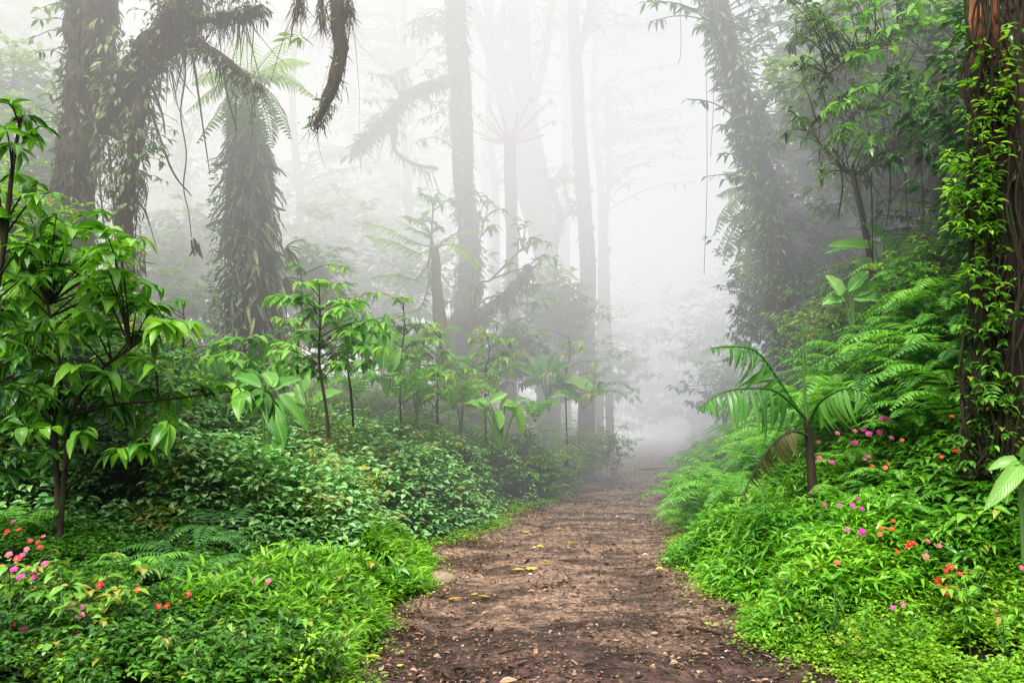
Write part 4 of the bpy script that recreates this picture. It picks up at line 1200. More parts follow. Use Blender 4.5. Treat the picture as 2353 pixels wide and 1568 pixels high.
for (pts, dD, dr) in [([(568, 140), (566, 95), (570, 75)], 1.0, .7), ([(610, 160), (660, 138), (712, 145)], .3, .6), ([(615, 170), (670, 185), (738, 235)], -.4, .25), ([(600, 195), (640, 250), (668, 320)], -.7, .15), ([(530, 165), (480, 170), (440, 195)], .2, .45),
                      ([(535, 180), (480, 210), (425, 262)], -.4, .25), ([(545, 200), (500, 260), (452, 330)], -.8, .2), ([(590, 205), (615, 275), (625, 340)], -1.0, .1), ([(550, 200), (535, 260), (520, 320)], -1.0, .1), ([(540, 150), (500, 115), (470, 105)], .9, .6), ([(600, 150), (640, 105), (665, 100)], 1.1, .6), ([(590, 170), (640, 165), (700, 200)], 1.0, .4)]:
    o = MB()
    P = [cr] + [at(x, y, D + dD * (i + 1) / 3) for i, (x, y) in enumerate(pts)]
    frond(o, P, 26, .34, .055, .35, .25, r0=.014, rnd=dr, taper=(.5, .45), start=.08, hang=.18)
    o.build('frond', M['treefern'], t)

# --- hanging mossy branch at the top
D = 9.8
Bp = smooth_path(P3([(765, -150), (772, -30), (778, 60), (780, 125), (766, 195), (740, 255), (722, 288)], D), 36)
t = thing('mossy_branch', Bp[0], 'dark shaggy moss-covered branch hanging down from above left of centre', 'branch')
o = MB(); o.tube(Bp, np.interp(np.linspace(0, 1, 36), [0, .4, .7, 1], [.09, .085, .07, .025]), 10, .25); o.build('branch_wood', M['bark_dark'], t)
B2 = smooth_path(P3([(690, -120), (688, -20), (684, 40)], D), 12); B3 = smooth_path(P3([(735, -100), (738, 0), (742, 50)], D), 12); B4 = smooth_path(P3([(795, -80), (800, 0), (790, 60)], D), 12)
o = MB()
for b in (B2, B3, B4): o.tube(b, np.linspace(.03, .012, 12), 6, .3)
o.build('side_branch', M['bark_dark'], t)
o = MB(); hanging(o, Bp, 1500, .09, .016, .05, out=.35); hanging(o, B2, 240, .22, .016, .04); hanging(o, B3, 280, .2, .016, .03); hanging(o, B4, 220, .2, .016, .03); o.build('moss', M['moss'], t)
o = MB(); trunk_leaves(o, Bp, np.full(36, .07), 90, .14, .035, 'mid', .3, 1.0, .3, (.3, .9)); trunk_leaves(o, smooth_path(P3([(660, 90), (680, 80), (700, 95)], D), 8), np.full(8, .05), 30, .17, .04, 'mid', .2, 1.0, .3, (.5, 1)); o.build('epiphytes', M['canopy'], t)

# --- central mossy tree
D = 16.5
T = P3([(1060, 960), (1062, 830), (1072, 700), (1078, 560), (1066, 420), (1060, 250), (1050, 100), (1046, -60), (1046, -260)], D)
T[0][2] = float(gz(T[0][0], T[0][1])) - .1
t = thing('mossy_tree', T[0], 'straight lichen-spotted tree in the centre with moss and ferns at its foot', 'tree')
Tp = smooth_path(T, 60); Tr = np.interp(np.linspace(0, 1, 60), [0, .2, .5, 1], np.array([40, 28, 23, 27]) * D / F)
o = MB(); o.tube(Tp, Tr, 16, .12); o.build('trunk', M['bark_mid'], t)
Lm = smooth_path(P3([(1058, 180), (1000, 195), (935, 225), (890, 270), (850, 310), (812, 352)], D - .2), 24)
o = MB(); o.tube(Lm, np.linspace(.16, .07, 24), 9, .25); o.build('limb', M['bark_mid'], t)
L2 = smooth_path(P3([(905, 275), (905, 320), (910, 350), (955, 378), (1005, 388)], D), 16)
o = MB(); o.tube(L2, np.linspace(.07, .03, 16), 7, .3); o.build('limb', M['bark_mid'], t)
L3 = smooth_path(P3([(1062, 760), (1120, 710), (1180, 670), (1215, 610)], D - .6), 16)
o = MB(); o.tube(L3, np.linspace(.15, .05, 16), 9, .3); o.build('limb', M['bark_dark'], t)
o = MB(); hanging(o, Lm, 800, .16, .03, .08); hanging(o, L2, 260, .12, .03, .04); hanging(o, L3, 420, .2, .03, .08); trunk_leaves(o, Tp, Tr, 1800, .28, .03, 'lance', 1.2, .4, .2, (.2, 1), .0, .35); trunk_leaves(o, Tp, Tr, 900, .2, .03, 'lance', 1.0, .5, .2, (.2, 1), .35, 1)
trunk_leaves(o, Tp, Tr * 1.4, 1500, .55, .03, 'lance', 1.3, .3, .2, (.3, 1), .04, .24)
o.build('moss', M['moss'], t)
o = MB(); trunk_leaves(o, Tp, Tr, 500, .24, .06, 'mid', .6, 1.0, .4, (.2, .9), 0, .5); trunk_leaves(o, Tp, Tr, 240, .24, .06, 'mid', .6, 1.0, .4, (.1, .8), .7, 1); trunk_leaves(o, Lm, np.full(24, .16), 260, .26, .07, 'mid', .4, 1.0, .4, (.1, .8)); trunk_leaves(o, L3, np.full(16, .16), 240, .26, .07, 'mid', .6, 1.0, .4, (.1, .8)); o.build('epiphytes', M['epi'], t)
o = MB(); st = MB()
for k in range(60):
    e = at(random.uniform(820, 1040), random.uniform(40, 330), random.uniform(16, 18)); pts = twigs_to(st, np.concatenate([Lm, Tp]), e, .014, .25, 1.3)
    leafy_end(o, pts, 9, .24, .08, 'lo', .4, .5, .7)
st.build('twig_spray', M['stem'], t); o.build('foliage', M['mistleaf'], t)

# --- slender shrub around the foot of the central tree
D = 15.4
b = at(1062, 780, D)
b[2] = float(gz(b[0], b[1]))
stems = [np.array([b, at(1020, 720, D), at(985, 640, D), at(990, 560, D), at(995, 470, D)]), np.array([b, at(1090, 690, D), at(1130, 640, D), at(1200, 570, D)]), np.array([b, at(1085, 640, D), at(1100, 560, D), at(1120, 480, D)]), np.array([at(1130, 640, D), at(1210, 620, D), at(1212, 700, D)])]
cl = [(960, 440), (985, 450), (1010, 440), (1050, 455), (1085, 440), (1120, 455), (1150, 480), (1180, 500), (1210, 510), (1230, 545), (1260, 555), (1275, 590), (1240, 590), (1190, 550), (1140, 520), (1100, 500), (970, 500), (1010, 520), (1170, 600), (1220, 620), (1060, 640), (1100, 660), (1040, 690), (1150, 680), (1190, 700), (1250, 700), (1290, 690), (1140, 740), (1120, 800), (1180, 780), (1230, 660)]
cluster_shrub('slender_shrub', 'open slender-branched shrub fanning up around the central trunk', 'shrub', stems, .045, cl, D, .5, 10, .25, .095, M['mistleaf'], M['moss_branch'], 'mid', .5, .6, tw=.016, back=.8, tilt=(-.7, .6))

# --- short tree fern left of the central tree
D = 15.0
T = P3([(1020, 900), (1012, 760), (1003, 660), (998, 570)], D)
t = thing('tree_fern', T[0], 'short tree fern with long fronds reaching left beside the central tree', 'tree fern')
Tp = smooth_path(T, 24)
o = MB(); o.tube(Tp, np.linspace(.13, .085, 24), 10, .2); o.build('trunk', M['moss_branch'], t)
for pts, dD in [([(950, 555), (890, 525), (815, 508)], -.2), ([(960, 580), (900, 555), (830, 540)], -.5), ([(960, 640), (910, 630), (850, 640)], -.9), ([(980, 520), (945, 500), (930, 500)], .2), ([(1040, 560), (1075, 580), (1100, 620)], -.8), ([(985, 540), (960, 530), (910, 505)], .5), ([(970, 700), (910, 720), (845, 735)], -.5), ([(1010, 560), (1060, 530), (1110, 530)], .8)]:
    o = MB(); frond(o, [Tp[-1]] + [at(x, y, D + dD * (i + 1) / 3) for i, (x, y) in enumerate(pts)], 20, .32, .065, .3, .4, r0=.016, rnd=.45, start=.2)
    o.build('frond', M['treefern'], t)

# --- slim tree fern with bare red stalks and fiddleheads
D = 18.5
T = P3([(1168, 960), (1172, 800), (1176, 600), (1174, 460), (1170, 318)], D)
T[0][2] = float(gz(T[0][0], T[0][1]))
t = thing('tree_fern', T[0], 'slim tree fern topped by bare reddish stalks with curled fiddleheads', 'tree fern')
Tp = smooth_path(T, 40); Tr = np.linspace(.17, .14, 40)
o = MB(); o.tube(Tp, Tr, 12, .1); o.build('trunk', M['bark_fern'], t)
for k, (x, y, z) in enumerate([(1262, 232, 0), (1268, 280, .3), (1100, 270, 0), (1085, 300, .3), (1120, 240, -.4), (1140, 225, .4), (1215, 230, -.5), (1235, 255, -.6), (1105, 318, -.5), (1250, 310, -.6), (1155, 262, -.8), (1190, 260, -.8), (1205, 245, .6), (1130, 285, -.7), (1165, 245, .9)]):
    e = at(x, y, D + z)
    a = Tp[-1]
    pts = smooth_path([a, a * .6 + e * .4 + np.array([0, 0, -.10]), e], 10)
    # curled tip
    u_ = unit(e - a); s_ = np.cross(u_, [0, 1, 0]); ww = np.linspace(0, 5.5, 12); rr = .055 * (1 - ww / 8)
    curl = np.array([e + u_ * r_ * math.sin(w_) + s_ * (r_ * math.cos(w_) - .055) for w_, r_ in zip(ww, rr)])
    o = MB(); o.tube(pts, np.linspace(.042, .02, 10), 6)
    if k in (0, 1, 2, 6): o.tube(curl, np.linspace(.03, .02, 12), 6)
    o.build('stalk', M['stipe'], t)
o = MB(); trunk_leaves(o, Tp, Tr, 500, .22, .05, 'lance', .8, .7, .3, (.1, .8), 0, .5); o.build('epiphytes', M['epi'], t)


# --- trees deeper in the mist
def plain_tree(label, pts, D, w0, w1, limbs=(), grp=None, bark='bark_mid', name='tall_tree', crown=None, moss=250):
    T = P3(pts, D)
    T[0][2] = float(gz(T[0][0], T[0][1])) - .1
    t = thing(name, T[0], label, 'tree', grp)
    Tp = smooth_path(T, 40); Tr = np.linspace(w0, w1, 40) / 2 * D / F
    o = MB(); o.tube(Tp, Tr, 12, .1); o.build('trunk', M[bark], t)
    sk = [Tp]
    for lp, a, b in limbs:
        q = smooth_path(P3(lp, D - .2), 20); sk.append(q)
        o = MB(); o.tube(q, np.linspace(a, b, 20) / 2 * D / F, 9, .12); o.build('limb', M[bark], t)
    if moss:
        o = MB()
        trunk_leaves(o, Tp, Tr, moss, .3, .05, 'lance', 1.0, .5, .2, (.2, 1), 0, 1)
        o.build('moss', M['moss'], t)
    if crown:
        st, lf = MB(), MB()
        sk = np.concatenate(sk)
        for (x0, y0, x1, y1, n) in crown:
            for k in range(n):
                e = at(random.uniform(x0, x1), random.uniform(y0, y1), D + random.uniform(-2, 2))
                q = twigs_to(st, sk, e, .02, .08)
                leafy_end(lf, q, 10, .30, .10, 'lo', .4, .5, .8)
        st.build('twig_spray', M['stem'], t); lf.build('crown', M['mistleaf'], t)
    return t


plain_tree('forked misty tree with three bare stems right of the central tree', [(1262, 800), (1255, 640), (1235, 430), (1205, 230), (1192, 0), (1190, -250)], 20.5, 58, 42,
           [([(1255, 620), (1200, 420), (1160, 230), (1120, 100), (1080, 0), (1050, -100)], 40, 26), ([(1208, 250), (1165, 150), (1130, 60), (1100, -40)], 24, 14), ([(1215, 270), (1238, 190), (1258, 90), (1280, -40)], 22, 12), ([(1150, 215), (1110, 180), (1080, 150)], 14, 8)],
           crown=[(1080, -150, 1300, 90, 40)])
plain_tree('tall pale misty tree standing left of the path bend', [(1345, 950), (1348, 780), (1350, 600), (1334, 380), (1324, 180), (1316, 0), (1315, -260)], 19.5, 40, 27, [([(1320, 160), (1345, 60), (1372, -60)], 20, 12)], crown=[(1280, -150, 1480, 60, 40)])
plain_tree('thin misty trunk behind the tall pale tree', [(1300, 800), (1298, 500), (1303, 250), (1290, 0), (1285, -200)], 23, 24, 14)
plain_tree('faint slender trunk right of the tall pale tree', [(1400, 850), (1392, 650), (1388, 520), (1400, 400), (1395, 200)], 22, 20, 10, crown=[(1340, 150, 1460, 420, 14)])
plain_tree('crooked small misty tree between the two tall trunks', [(1260, 800), (1272, 600), (1285, 500), (1270, 430), (1300, 380)], 20, 22, 12, [([(1280, 520), (1320, 470), (1340, 430)], 12, 7)], crown=[(1210, 380, 1370, 520, 26)])
plain_tree('faint trunk close behind the central tree', [(1140, 800), (1135, 600), (1122, 420), (1115, 300)], 23.5, 34, 20, [([(1130, 480), (1100, 380), (1070, 300)], 14, 8)])
plain_tree('ghostly trunk far left of the central tree', [(880, 700), (905, 450), (895, 250), (900, 60)], 22, 26, 16, [([(900, 300), (930, 180), (960, 60)], 12, 8)], crown=[(820, -60, 1010, 260, 40)])
plain_tree('ghostly trunk between the tree fern and central tree', [(790, 700), (800, 450), (810, 200), (805, 0)], 24, 24, 16, crown=[(700, -100, 880, 200, 30)])
plain_tree('bare faint trunk above the dark end of the path', [(1560, 850), (1580, 600), (1570, 350), (1590, 100)], 36, 26, 18, crown=[(1480, 0, 1660, 330, 30)])
for k, (px, D, w, lab, crown) in enumerate([(930, 20.5, 22, 'faint leafy tree spreading just left of the central tree', [(700, 20, 1010, 330, 75)]), (1130, 21.5, 20, 'faint leafy tree filling the gap behind the slim tree fern', [(1080, 40, 1300, 420, 70)]),
                                          (1372, 22, 20, 'faint leafy tree left of the bend of the path', [(1340, 20, 1600, 420, 80)]), (680, 19.5, 22, 'faint leafy tree right of the fern-clad trunk', [(640, 330, 860, 620, 55)]), (420, 18.5, 22, 'faint leafy tree between the massive mossy tree and the tree fern', [(330, 250, 480, 620, 50)])]):
    plain_tree(lab, [(px, 760), (px + 10, 500), (px - 8, 250), (px, 0), (px, -150)], D, w, w * .5, crown=crown, moss=0, name='leafy_tree')
for (px, D, w) in [(640, 33, 22), (700, 38, 24), (980, 38, 22), (1450, 38, 22), (1500, 42, 26), (350, 28, 26), (420, 34, 24), (1650, 40, 26), (60, 24, 26)]:
    a = random.uniform(-20, 20)
    plain_tree('ghostly background tree dissolved in thick mist', [(px, 760), (px + a, 500), (px - a * .5, 250), (px, 0), (px, -150)], D, w, w * .7, grp='background trees dissolved in mist', crown=[(px - 90, -60, px + 90, 330, 24)], moss=0)

# --- leaning tree on the right
D = 12.6
T = P3([(1815, 850), (1800, 720), (1785, 580), (1762, 460), (1730, 330), (1690, 180), (1655, 40), (1630, -60), (1600, -220)], D)
t = thing('leaning_tree', T[0], 'leaning trunk overgrown with leafy epiphytes right of the mist gap', 'tree')
Tp = smooth_path(T, 50); Tr = np.linspace(.24, .15, 50)
o = MB(); o.tube(Tp, Tr, 14, .14); o.build('trunk', M['bark_dark'], t)
o = MB(); trunk_leaves(o, Tp, Tr, 1500, .26, .03, 'lance', 1.2, .4, .2, (.1, .8), .1, 1); o.build('moss', M['moss'], t)
o = MB(); trunk_leaves(o, Tp, Tr, 1100, .22, .06, 'mid', .4, 1.1, .4, (.1, .8), .28, .75, 1.4); trunk_leaves(o, Tp, Tr, 400, .22, .05, 'mid', .4, 1.0, .4, (.1, .8), .0, .3); o.build('epiphytes', M['canopy'], t)
o = MB(); st = MB()
for k in range(95):
    if k < 22: e = at(random.uniform(1480, 1640), random.uniform(-60, 60), D + random.uniform(-1, 1))
    elif k < 60: e = at(random.gauss(1720, 45), random.uniform(200, 430), D + random.uniform(-.8, .6))
    else: e = at(random.uniform(1700, 1900), random.uniform(-60, 300), D + random.uniform(-1, 1.5))
    pts = twigs_to(st, Tp, e, .014, .1)
    leafy_end(o, pts, 12, .22, .055, 'mid', .5, .4, .7)
st.build('branches', M['stem'], t); o.build('foliage', M['canopy'], t)
o = MB()
for x, y, l in [(1620, 150, 480), (1635, 60, 300), (1560, 60, 90)]:
    o.tube(smooth_path(P3([(x, y - 150), (x + 4, y + l * .5), (x - 3, y + l)], D - .2), 16), np.full(16, .004), 4)
o.build('liana', M['stem'], t)

# drooping grey fern crown below the leaning tree
D = 13.8
T = P3([(1800, 800), (1790, 640), (1775, 480)], D)
t = thing('tree_fern', T[0], 'grey green tree fern drooping into the mist gap under the leaning tree', 'tree fern')
o = MB(); o.tube(smooth_path(T, 14), np.linspace(.16, .12, 14), 9, .2); o.build('trunk', M['bark_fern'], t)
for k, (pts, dD) in enumerate([([(1720, 440), (1670, 470), (1640, 540)], -.6), ([(1730, 470), (1690, 520), (1660, 610)], -.8), ([(1740, 490), (1710, 560), (1690, 660)], -.9), ([(1750, 450), (1690, 430), (1645, 450)], 0), ([(1750, 500), (1730, 580), (1720, 670)], -1.0), ([(1740, 440), (1700, 400), (1660, 395)], .5), ([(1820, 460), (1870, 480), (1900, 530)], -.3), ([(1810, 500), (1850, 560), (1860, 640)], -.7), ([(1790, 510), (1780, 590), (1775, 680)], -1.0), ([(1800, 440), (1840, 420), (1890, 440)], .5), ([(1735, 480), (1685, 500), (1640, 590)], .2)]):
    o = MB(); frond(o, [T[-1]] + [at(x, y, D + dD * (i + 1) / 3) for i, (x, y) in enumerate(pts)], 24, .32, .05, .4, .3, r0=.012, rnd=.2, hang=.4, start=.15)
    o.build('frond', M['treefern'], t)

# --- spreading leafy tree over the right bank
D = 9.6
Tk = P3([(2215, 760), (2190, 520), (2170, 300), (2160, 120), (2170, -80), (2180, -250)], D)
t = thing('leafy_tree', Tk[0], 'mossy tree spreading glossy leafy boughs over the right bank', 'tree')
Tp = smooth_path(Tk, 40)
o = MB(); o.tube(Tp, np.linspace(.20, .13, 40), 12, .15); o.build('trunk', M['bark_dark'], t)
limbs = [P3([(2165, 60), (2100, 70), (2030, 100), (1960, 130), (1900, 170)], [9.5, 9.3, 9.1, 9, 8.9]), P3([(2165, 250), (2090, 230), (2000, 250), (1920, 240), (1850, 300)], [9.5, 9.4, 9.3, 9.2, 9.2]), P3([(2170, 350), (2100, 330), (2030, 350), (1960, 400), (1880, 330)], [9.5, 9.4, 9.4, 9.4, 9.5]),
         P3([(2165, 0), (2080, -20), (1980, 0), (1900, 40), (1830, 90)], [9.6, 9.7, 9.8, 9.9, 10])]
sk = [Tp]
for q in limbs:
    q = smooth_path(q, 24); sk.append(q)
    o = MB(); o.tube(q, np.linspace(.06, .018, 24), 8, .2); o.build('limb', M['moss_branch'], t)
sk = np.concatenate(sk)
st, lf, lf2 = MB(), MB(), MB()
for k in range(420):
    px, py = random.uniform(1800, 2240), random.uniform(-60, 440) if k % 4 else random.uniform(-40, 200)
    if k >= 270: px, py = random.uniform(1930, 2260), random.uniform(150, 560)
    if px < 1980 and py > 330 and random.random() < .6: continue
    if 1950 < px < 2150 and 280 < py < 440 and random.random() < .55: continue
    e = at(px, py, random.uniform(8.4, 10.4))
    q = twigs_to(st, sk, e, .008, .1)
    big = px > 1900 and py < 340 and random.random() < .6
    leafy_end(lf if big else lf2, q, 8 if big else 11, .20 if big else .14, .085 if big else .05, 'hi' if big else 'mid', .5, .6 if big else .4, .7)
st.build('twig_spray', M['stem'], t)
lf.build('broad_foliage', M['sapling'], t); lf2.build('foliage', M['canopy'], t)
o = MB()
for q in limbs: hanging(o, smooth_path(q, 24), 200, .18, .014, .08, out=.5)
hanging(o, smooth_path(P3([(2160, 80), (2170, 300), (2180, 500)], 9.3), 20), 700, .3, .016, .22, out=.4)
hanging(o, smooth_path(P3([(1990, 330), (2060, 320), (2130, 340)], 9.4), 12), 260, .3, .012, .12, out=.3)
o.build('moss', M['moss'], t)
o = MB()
for a, b, c in [((1995, 300), (2002, 450), (2005, 650)), ((1960, 380), (1978, 480), (2003, 590)), ((2085, 330), (2080, 420), (2085, 520)), ((2040, 340), (2045, 440), (2035, 520)), ((2110, 320), (2120, 460), (2115, 600)), ((1920, 350), (1935, 420), (1925, 500))]:
    o.tube(smooth_path(P3([a, b, c], 9.3), 14), np.linspace(.012, .007, 14), 5)
o.tube(smooth_path(P3([(1955, 390), (1975, 470), (2000, 600), (2010, 700)], 9.9), 14), np.linspace(.035, .05, 14), 7)
o.build('lianas', M['stem'], t)

# --- dark vine-hung trunk at the right edge
D = 6.2
T = P3([(2268, 1120), (2280, 950), (2300, 760), (2300, 560), (2290, 380), (2275, 200), (2262, 60), (2255, -60), (2250, -250)], D)
T[0][2] = float(gz(T[0][0], T[0][1])) - .15
t = thing('vine_hung_trunk', T[0], 'dark trunk with red orange bark on top and bright vines at right', 'tree')
Tp = smooth_path(T, 60); Tr = np.interp(np.linspace(0, 1, 60), [0, .3, .62, .78, 1], np.array([60, 58, 52, 30, 27]) * D / F)
o = MB(); o.tube(Tp, Tr, 16, .15); o.build('trunk', M['bark_red'], t)
o = MB(); T2 = smooth_path(P3([(2345, 1100), (2350, 700), (2340, 400), (2330, 100), (2320, -100)], 6.6), 30); o.tube(T2, np.linspace(.20, .15, 30), 12, .15); o.build('trunk', M['bark_fern'], t)
o = MB(); trunk_leaves(o, Tp, Tr, 1100, .11, .016, 'lance', 1.2, .5, .2, (.0, .6), .0, .78); o.build('moss', M['moss'], t)
o = MB()
for k in range(16):
    x0 = random.uniform(2225, 2345)
    o.tube(smooth_path([at(x0 + random.uniform(-38, 38), y, D - .28 + random.uniform(-.06, .06)) for y in (-80, 60, 200, 330, 460, 600, 740, 880, 1000, 1090)], 40), np.full(40, random.uniform(.005, .016)), 5, .2)
o.build('vines', M['stem'], t)
st, lf, lf2 = MB(), MB(), MB()
for k in range(250):
    m = k % 6
    if m < 2: px, py = random.uniform(2150, 2290), random.uniform(340, 520)
    elif m == 2: px, py = random.uniform(2190, 2340), random.uniform(500, 760)
    elif m == 3: px, py = random.uniform(2180, 2352), random.uniform(40, 340)
    elif m == 4: px, py = random.uniform(2200, 2352), random.uniform(700, 1000)
    else: px, py = random.uniform(2170, 2352), random.uniform(820, 1080)
    e = at(px, py, random.uniform(5.5, 6.1))
    q = twigs_to(st, Tp, e, .005, .05)
    leafy_end(lf if (m < 4) else lf2, q, 8, .085, .038, 'mid', .4, .55, .8)
trunk_leaves(lf2, T2, np.full(30, .22), 700, .11, .05, 'mid', .5, 1.0, .4, (0, .7)); trunk_leaves(lf2, Tp, Tr, 260, .10, .045, 'mid', .4, 1.0, .4, (0, .7), 0, .6)
st.build('twig_spray', M['stem'], t); lf.build('vine_leaves', M['vine'], t); lf2.build('shaded_leaves', M['herb'], t)

# dangling withered leaf beside the tree fern
D = 11.4
a = at(440, 545, D)
t = thing('dangling_dead_leaf', a, 'dark withered leaf cluster dangling in the gap beside the tree fern', 'dead leaf')
o = MB(); o.tube(smooth_path(P3([(418, 85), (426, 170), (415, 260), (428, 350), (422, 430), (434, 490), (440, 545)], [10.65, 10.8, 11, 11.1, 11.2, 11.3, 11.4]), 30), np.linspace(.014, .006, 30), 5, .3); o.build('thread', M['stem'], t)
o = MB(); leaves(o, [at(440 + k * 4, 545 + abs(k - 1) * 4, D) for k in range(5)], np.array([0.05, 0, -1]) + R.normal(0, .22, (5, 3)), R.normal(0, 1, (5, 3)) + np.array([0, -1, 0]), .28, .034, 'strap', .2, .4, np.zeros(5)); o.build('withered_leaf', M['moss'], t)


# ================================================================== FLOWERS
def flower_proto(mat, nm='impatiens_flower'):
    t = thing(nm, (0, 0, 0), 'flower', 'flower')
    o = MB()
    az = np.arange(5) * 1.2566
    d = np.stack([np.cos(az), np.sin(az), np.full(5, .12)], -1)
    leaves(o, np.zeros((5, 3)), d, [0, 0, 1], .030, .032, 'mid', .1, .1, R.random(5))
    o.build('petals', M[mat], t)
    o = MB(); leaves(o, [(0, 0, .004)] * 4, np.stack([np.cos(az[:4]), np.sin(az[:4]), np.full(4, .5)], -1), [0, 0, 1], .008, .008, 'lo'); o.build('eye', M['f_eye'], t)
    o = MB(); o.tube([(0, 0, -.002), (.004, 0, -.05), (.0, .004, -.10)], .0016, 4); o.build('flower_stalk', M['stem_green'], t)
    return t


FL = {c: flower_proto('f_' + n) for c, n in (('m', 'pink'), ('r', 'red'), ('p', 'rose'), ('o', 'orange'))}
CN = {'m': 'magenta pink', 'r': 'bright red', 'p': 'soft rose pink', 'o': 'orange red'}
K = .5114
left = [(60, 845, 'm'), (30, 890, 'r'), (85, 880, 'r'), (137, 930, 'r'), (195, 910, 'p'), (180, 958, 'r'), (120, 968, 'p'), (100, 995, 'm'), (40, 992, 'p'), (62, 1058, 'm'), (150, 1070, 'p'), (93, 1090, 'm'), (157, 1093, 'm'), (203, 1033, 'm'),
        (520, 990, 'r'), (620, 1148, 'r'), (845, 1170, 'r'), (712, 1222, 'r'), (750, 1222, 'r'), (320, 1225, 'p'), (363, 1230, 'm'), (360, 1265, 'p'), (48, 1310, 'r'), (33, 1338, 'p'), (105, 1330, 'm'), (333, 1355, 'm'), (367, 1528, 'm'), (305, 1545, 'p'), (1140, 1108, 'p'), (1203, 1112, 'p'), (450, 1128, 'r'), (78, 1010, 'r'), (170, 935, 'r')]
right = [(673, 768, 'm'), (740, 770, 'm'), (797, 770, 'm'), (838, 785, 'm'), (820, 742, 'p'), (775, 880, 'm'), (845, 887, 'm'), (835, 892, 'm'), (980, 840, 'o'), (928, 873, 'o'), (973, 877, 'o'), (920, 902, 'o'), (1045, 955, 'r'), (1070, 938, 'r'), (1055, 945, 'r'), (998, 977, 'o'), (1135, 930, 'p'), (1188, 952, 'p'), (1128, 1000, 'p'), (1237, 1047, 'r'), (1215, 1063, 'r'), (1279, 1077, 'r'), (1178, 1112, 'r'), (1190, 1108, 'r'), (1212, 1143, 'r'), (1226, 1168, 'r'),
         (980, 1230, 'm'), (1024, 1215, 'm'), (1445, 1252, 'p'), (1557, 1050, 'p'), (728, 1027, 'o'), (797, 494, 'm'), (812, 490, 'm'), (872, 450, 'm'), (920, 443, 'm'), (848, 433, 'm'), (730, 447, 'p'), (808, 437, 'p'), (930, 382, 'm'), (950, 385, 'm'), (963, 392, 'm'), (973, 467, 'p'), (1020, 478, 'o'), (980, 197, 'm'), (970, 235, 'm'), (1017, 260, 'r'), (722, 115, 'p'), (722, 150, 'p'), (857, 162, 'p'),
         (1243, 372, 'r'), (1260, 525, 'r'), (886, 595, 'o'), (945, 602, 'o'), (958, 586, 'o'), (853, 565, 'p'), (870, 552, 'm'), (707, 578, 'm'), (650, 560, 'p'), (645, 487, 'p'), (1195, 553, 'r')]


def put_flower(px, py, c, grp, label):
    q = hit(px, py, 4, 13, (.34 if py < 1100 else .17) if px > 1300 else .11)
    toward = unit(np.array([0, 0, 1.5]) - q)
    q = q + toward * .06
    s = .75 if q[1] < 7 else 1.0
    o = place(FL[c], USED, q, random.uniform(0, 6.28), s * random.uniform(.85, 1.2), label, grp)
    o.rotation_euler = (random.uniform(.5, 1.1), random.uniform(-.4, .4), random.uniform(-.3, .3) + math.atan2(-toward[0], toward[1]) * 0)
    return o


for (x, y, c) in left:
    px, py = x * K, 765.8 + y * K
    if y < 1100 and x < 250: w = 'among dark herbs below the left shrub'
    elif x > 1000: w = 'in the bright grass at left'
    elif x > 480: w = 'in the dark herbs left of the bright grass'
    else: w = 'low in the herbs at the bottom left'
    put_flower(px, py, c, CN[c] + ' flowers ' + w, 'small ' + CN[c] + ' flower ' + w)
for (x, y, c) in right:
    px, py = 1550 + x * K, 765.8 + y * K
    if y < 300: w = 'high on the fern-covered bank'
    elif y < 650: w = 'on the bank right of the palm crown'
    elif y < 920: w = 'between the lush stand and the ferns beside the palm'
    elif y < 1200: w = 'above the lime carpet right of the lush stand'
    else: w = 'in the lime carpet at lower right'
    put_flower(px, py, c, CN[c] + ' flowers ' + w, 'small ' + CN[c] + ' flower ' + w)

# ================================================================== MIST
bm = MB()
V = np.array([(x, y, z) for z in (-3, 45) for y in (-25, 110) for x in (-70, 70)], float)
bm.add(V, quads=[(2, 3, 1, 0), (5, 7, 6, 4), (1, 5, 4, 0), (6, 7, 3, 2), (4, 6, 2, 0), (3, 7, 5, 1)])
m = bpy.data.materials.new('mist_volume')
t, ns, ln = nt(m)
geo = node(ns, 'ShaderNodeNewGeometry')
sx = node(ns, 'ShaderNodeSeparateXYZ'); ln.new(geo.outputs['Position'], sx.inputs[0])


def mrange(src, a, b, c, d, smooth=True):
    n = node(ns, 'ShaderNodeMapRange', interpolation_type='SMOOTHSTEP' if smooth else 'LINEAR')
    for k, v in zip(('From Min', 'From Max', 'To Min', 'To Max'), (a, b, c, d)): n.inputs[k].default_value = v
    ln.new(src, n.inputs['Value']); return n.outputs[0]


def mth(op, a, b):
    n = node(ns, 'ShaderNodeMath', operation=op)
    for k, v in enumerate((a, b)):
        if isinstance(v, (int, float)): n.inputs[k].default_value = v
        else: ln.new(v, n.inputs[k])
    return n.outputs[0]


X, Y, Z = sx.outputs['X'], sx.outputs['Y'], sx.outputs['Z']
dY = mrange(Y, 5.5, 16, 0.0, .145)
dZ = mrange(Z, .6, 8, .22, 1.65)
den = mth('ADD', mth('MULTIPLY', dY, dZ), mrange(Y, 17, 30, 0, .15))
top = mth('SUBTRACT', Z, mth('MULTIPLY', Y, .62))           # mist top slanted out of view so the sun reaches the ground
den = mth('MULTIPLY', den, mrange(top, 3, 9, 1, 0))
low = mrange(X, 1.5, 8.5, .90, .43)  # glow dimmed low on the right, canopy shade put into the mist
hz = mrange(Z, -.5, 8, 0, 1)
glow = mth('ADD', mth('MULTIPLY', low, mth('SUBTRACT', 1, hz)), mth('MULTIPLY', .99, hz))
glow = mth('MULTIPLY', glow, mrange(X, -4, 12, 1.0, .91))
glow = mth('ADD', glow, mrange(top, .3, 4.5, 0, 2.4))      # added glow above the view, lights the ground below
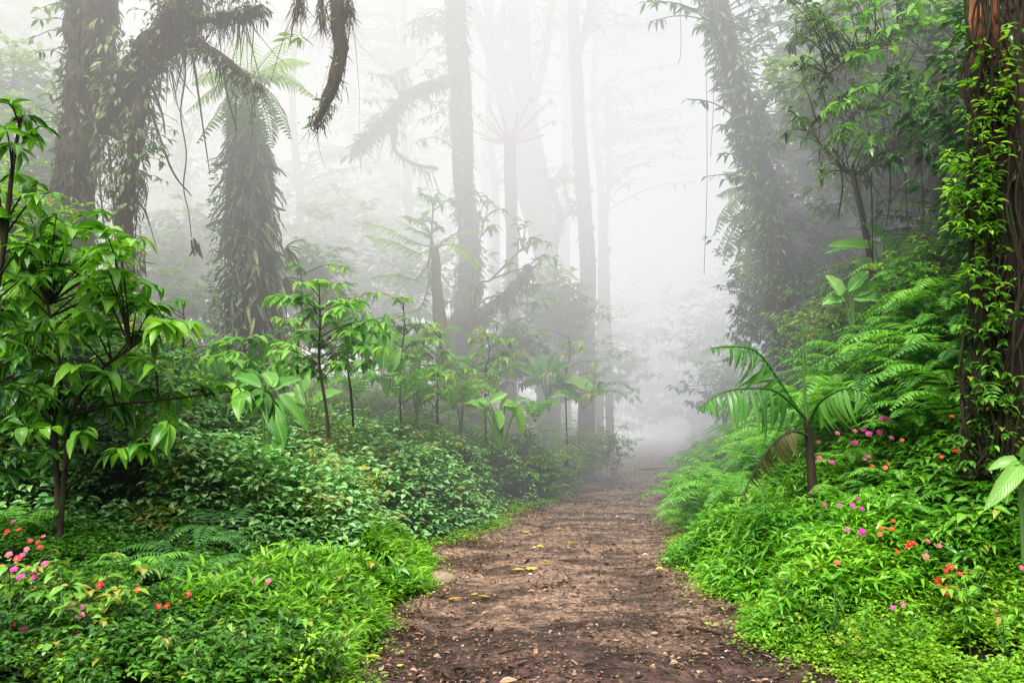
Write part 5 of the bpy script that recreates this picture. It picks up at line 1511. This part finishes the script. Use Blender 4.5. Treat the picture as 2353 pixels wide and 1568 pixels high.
ab = node(ns, 'ShaderNodeVolumeAbsorption'); ab.inputs['Color'].default_value = (0, 0, 0, 1); ln.new(den, ab.inputs['Density'])
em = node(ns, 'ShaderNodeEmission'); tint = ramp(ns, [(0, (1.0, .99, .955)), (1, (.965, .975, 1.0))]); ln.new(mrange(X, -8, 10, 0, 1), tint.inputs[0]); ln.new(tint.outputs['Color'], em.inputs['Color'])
ln.new(mth('MULTIPLY', den, glow), em.inputs['Strength'])  # emission stands in for light scattered inside the mist
ads = node(ns, 'ShaderNodeAddShader'); ln.new(ab.outputs[0], ads.inputs[0]); ln.new(em.outputs[0], ads.inputs[1])
out = node(ns, 'ShaderNodeOutputMaterial'); ln.new(ads.outputs[0], out.inputs['Volume'])
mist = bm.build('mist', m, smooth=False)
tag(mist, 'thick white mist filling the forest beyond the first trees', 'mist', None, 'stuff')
m.cycles.volume_step_rate = .4

# ================================================================== LIGHT
w = bpy.data.worlds.new('World'); sc.world = w
w.use_nodes = True
wn = w.node_tree.nodes; wl = w.node_tree.links
bg = wn.get('Background') or wn.new('ShaderNodeBackground')
sky = wn.new('ShaderNodeTexSky'); sky.sky_type = 'NISHITA'; sky.sun_disc = False
ELEV, AZ = math.radians(57), math.radians(205)
sky.sun_elevation = ELEV; sky.sun_rotation = AZ
sky.air_density = 1.0; sky.dust_density = 6.0; sky.ozone_density = .6
hs = wn.new('ShaderNodeHueSaturation'); hs.inputs['Saturation'].default_value = .35   # veiled, nearly white sky
wl.new(sky.outputs[0], hs.inputs['Color']); wl.new(hs.outputs[0], bg.inputs[0]); bg.inputs[1].default_value = .15
sl = bpy.data.lights.new('sun', 'SUN'); sl.energy = 5.0; sl.angle = math.radians(25); sl.color = (1, .97, .90)
so = bpy.data.objects.new('sun', sl); C.objects.link(so)
# high veiled sun, a little behind the camera
sdir = np.array([math.sin(AZ) * math.cos(ELEV), math.cos(AZ) * math.cos(ELEV), math.sin(ELEV)])
from mathutils import Vector
so.rotation_euler = Vector(sdir).to_track_quat('Z', 'Y').to_euler()
so.location = (0, 0, 30)

sc.view_settings.view_transform = 'Standard'
sc.view_settings.look = 'None'
sc.view_settings.exposure = 0
cy = sc.cycles
cy.max_bounces = 6; cy.diffuse_bounces = 3; cy.glossy_bounces = 2; cy.transmission_bounces = 3; cy.transparent_max_bounces = 4; cy.volume_bounces = 0
cy.volume_max_steps = 128
cy.use_denoising = True
sc.render.film_transparent = False
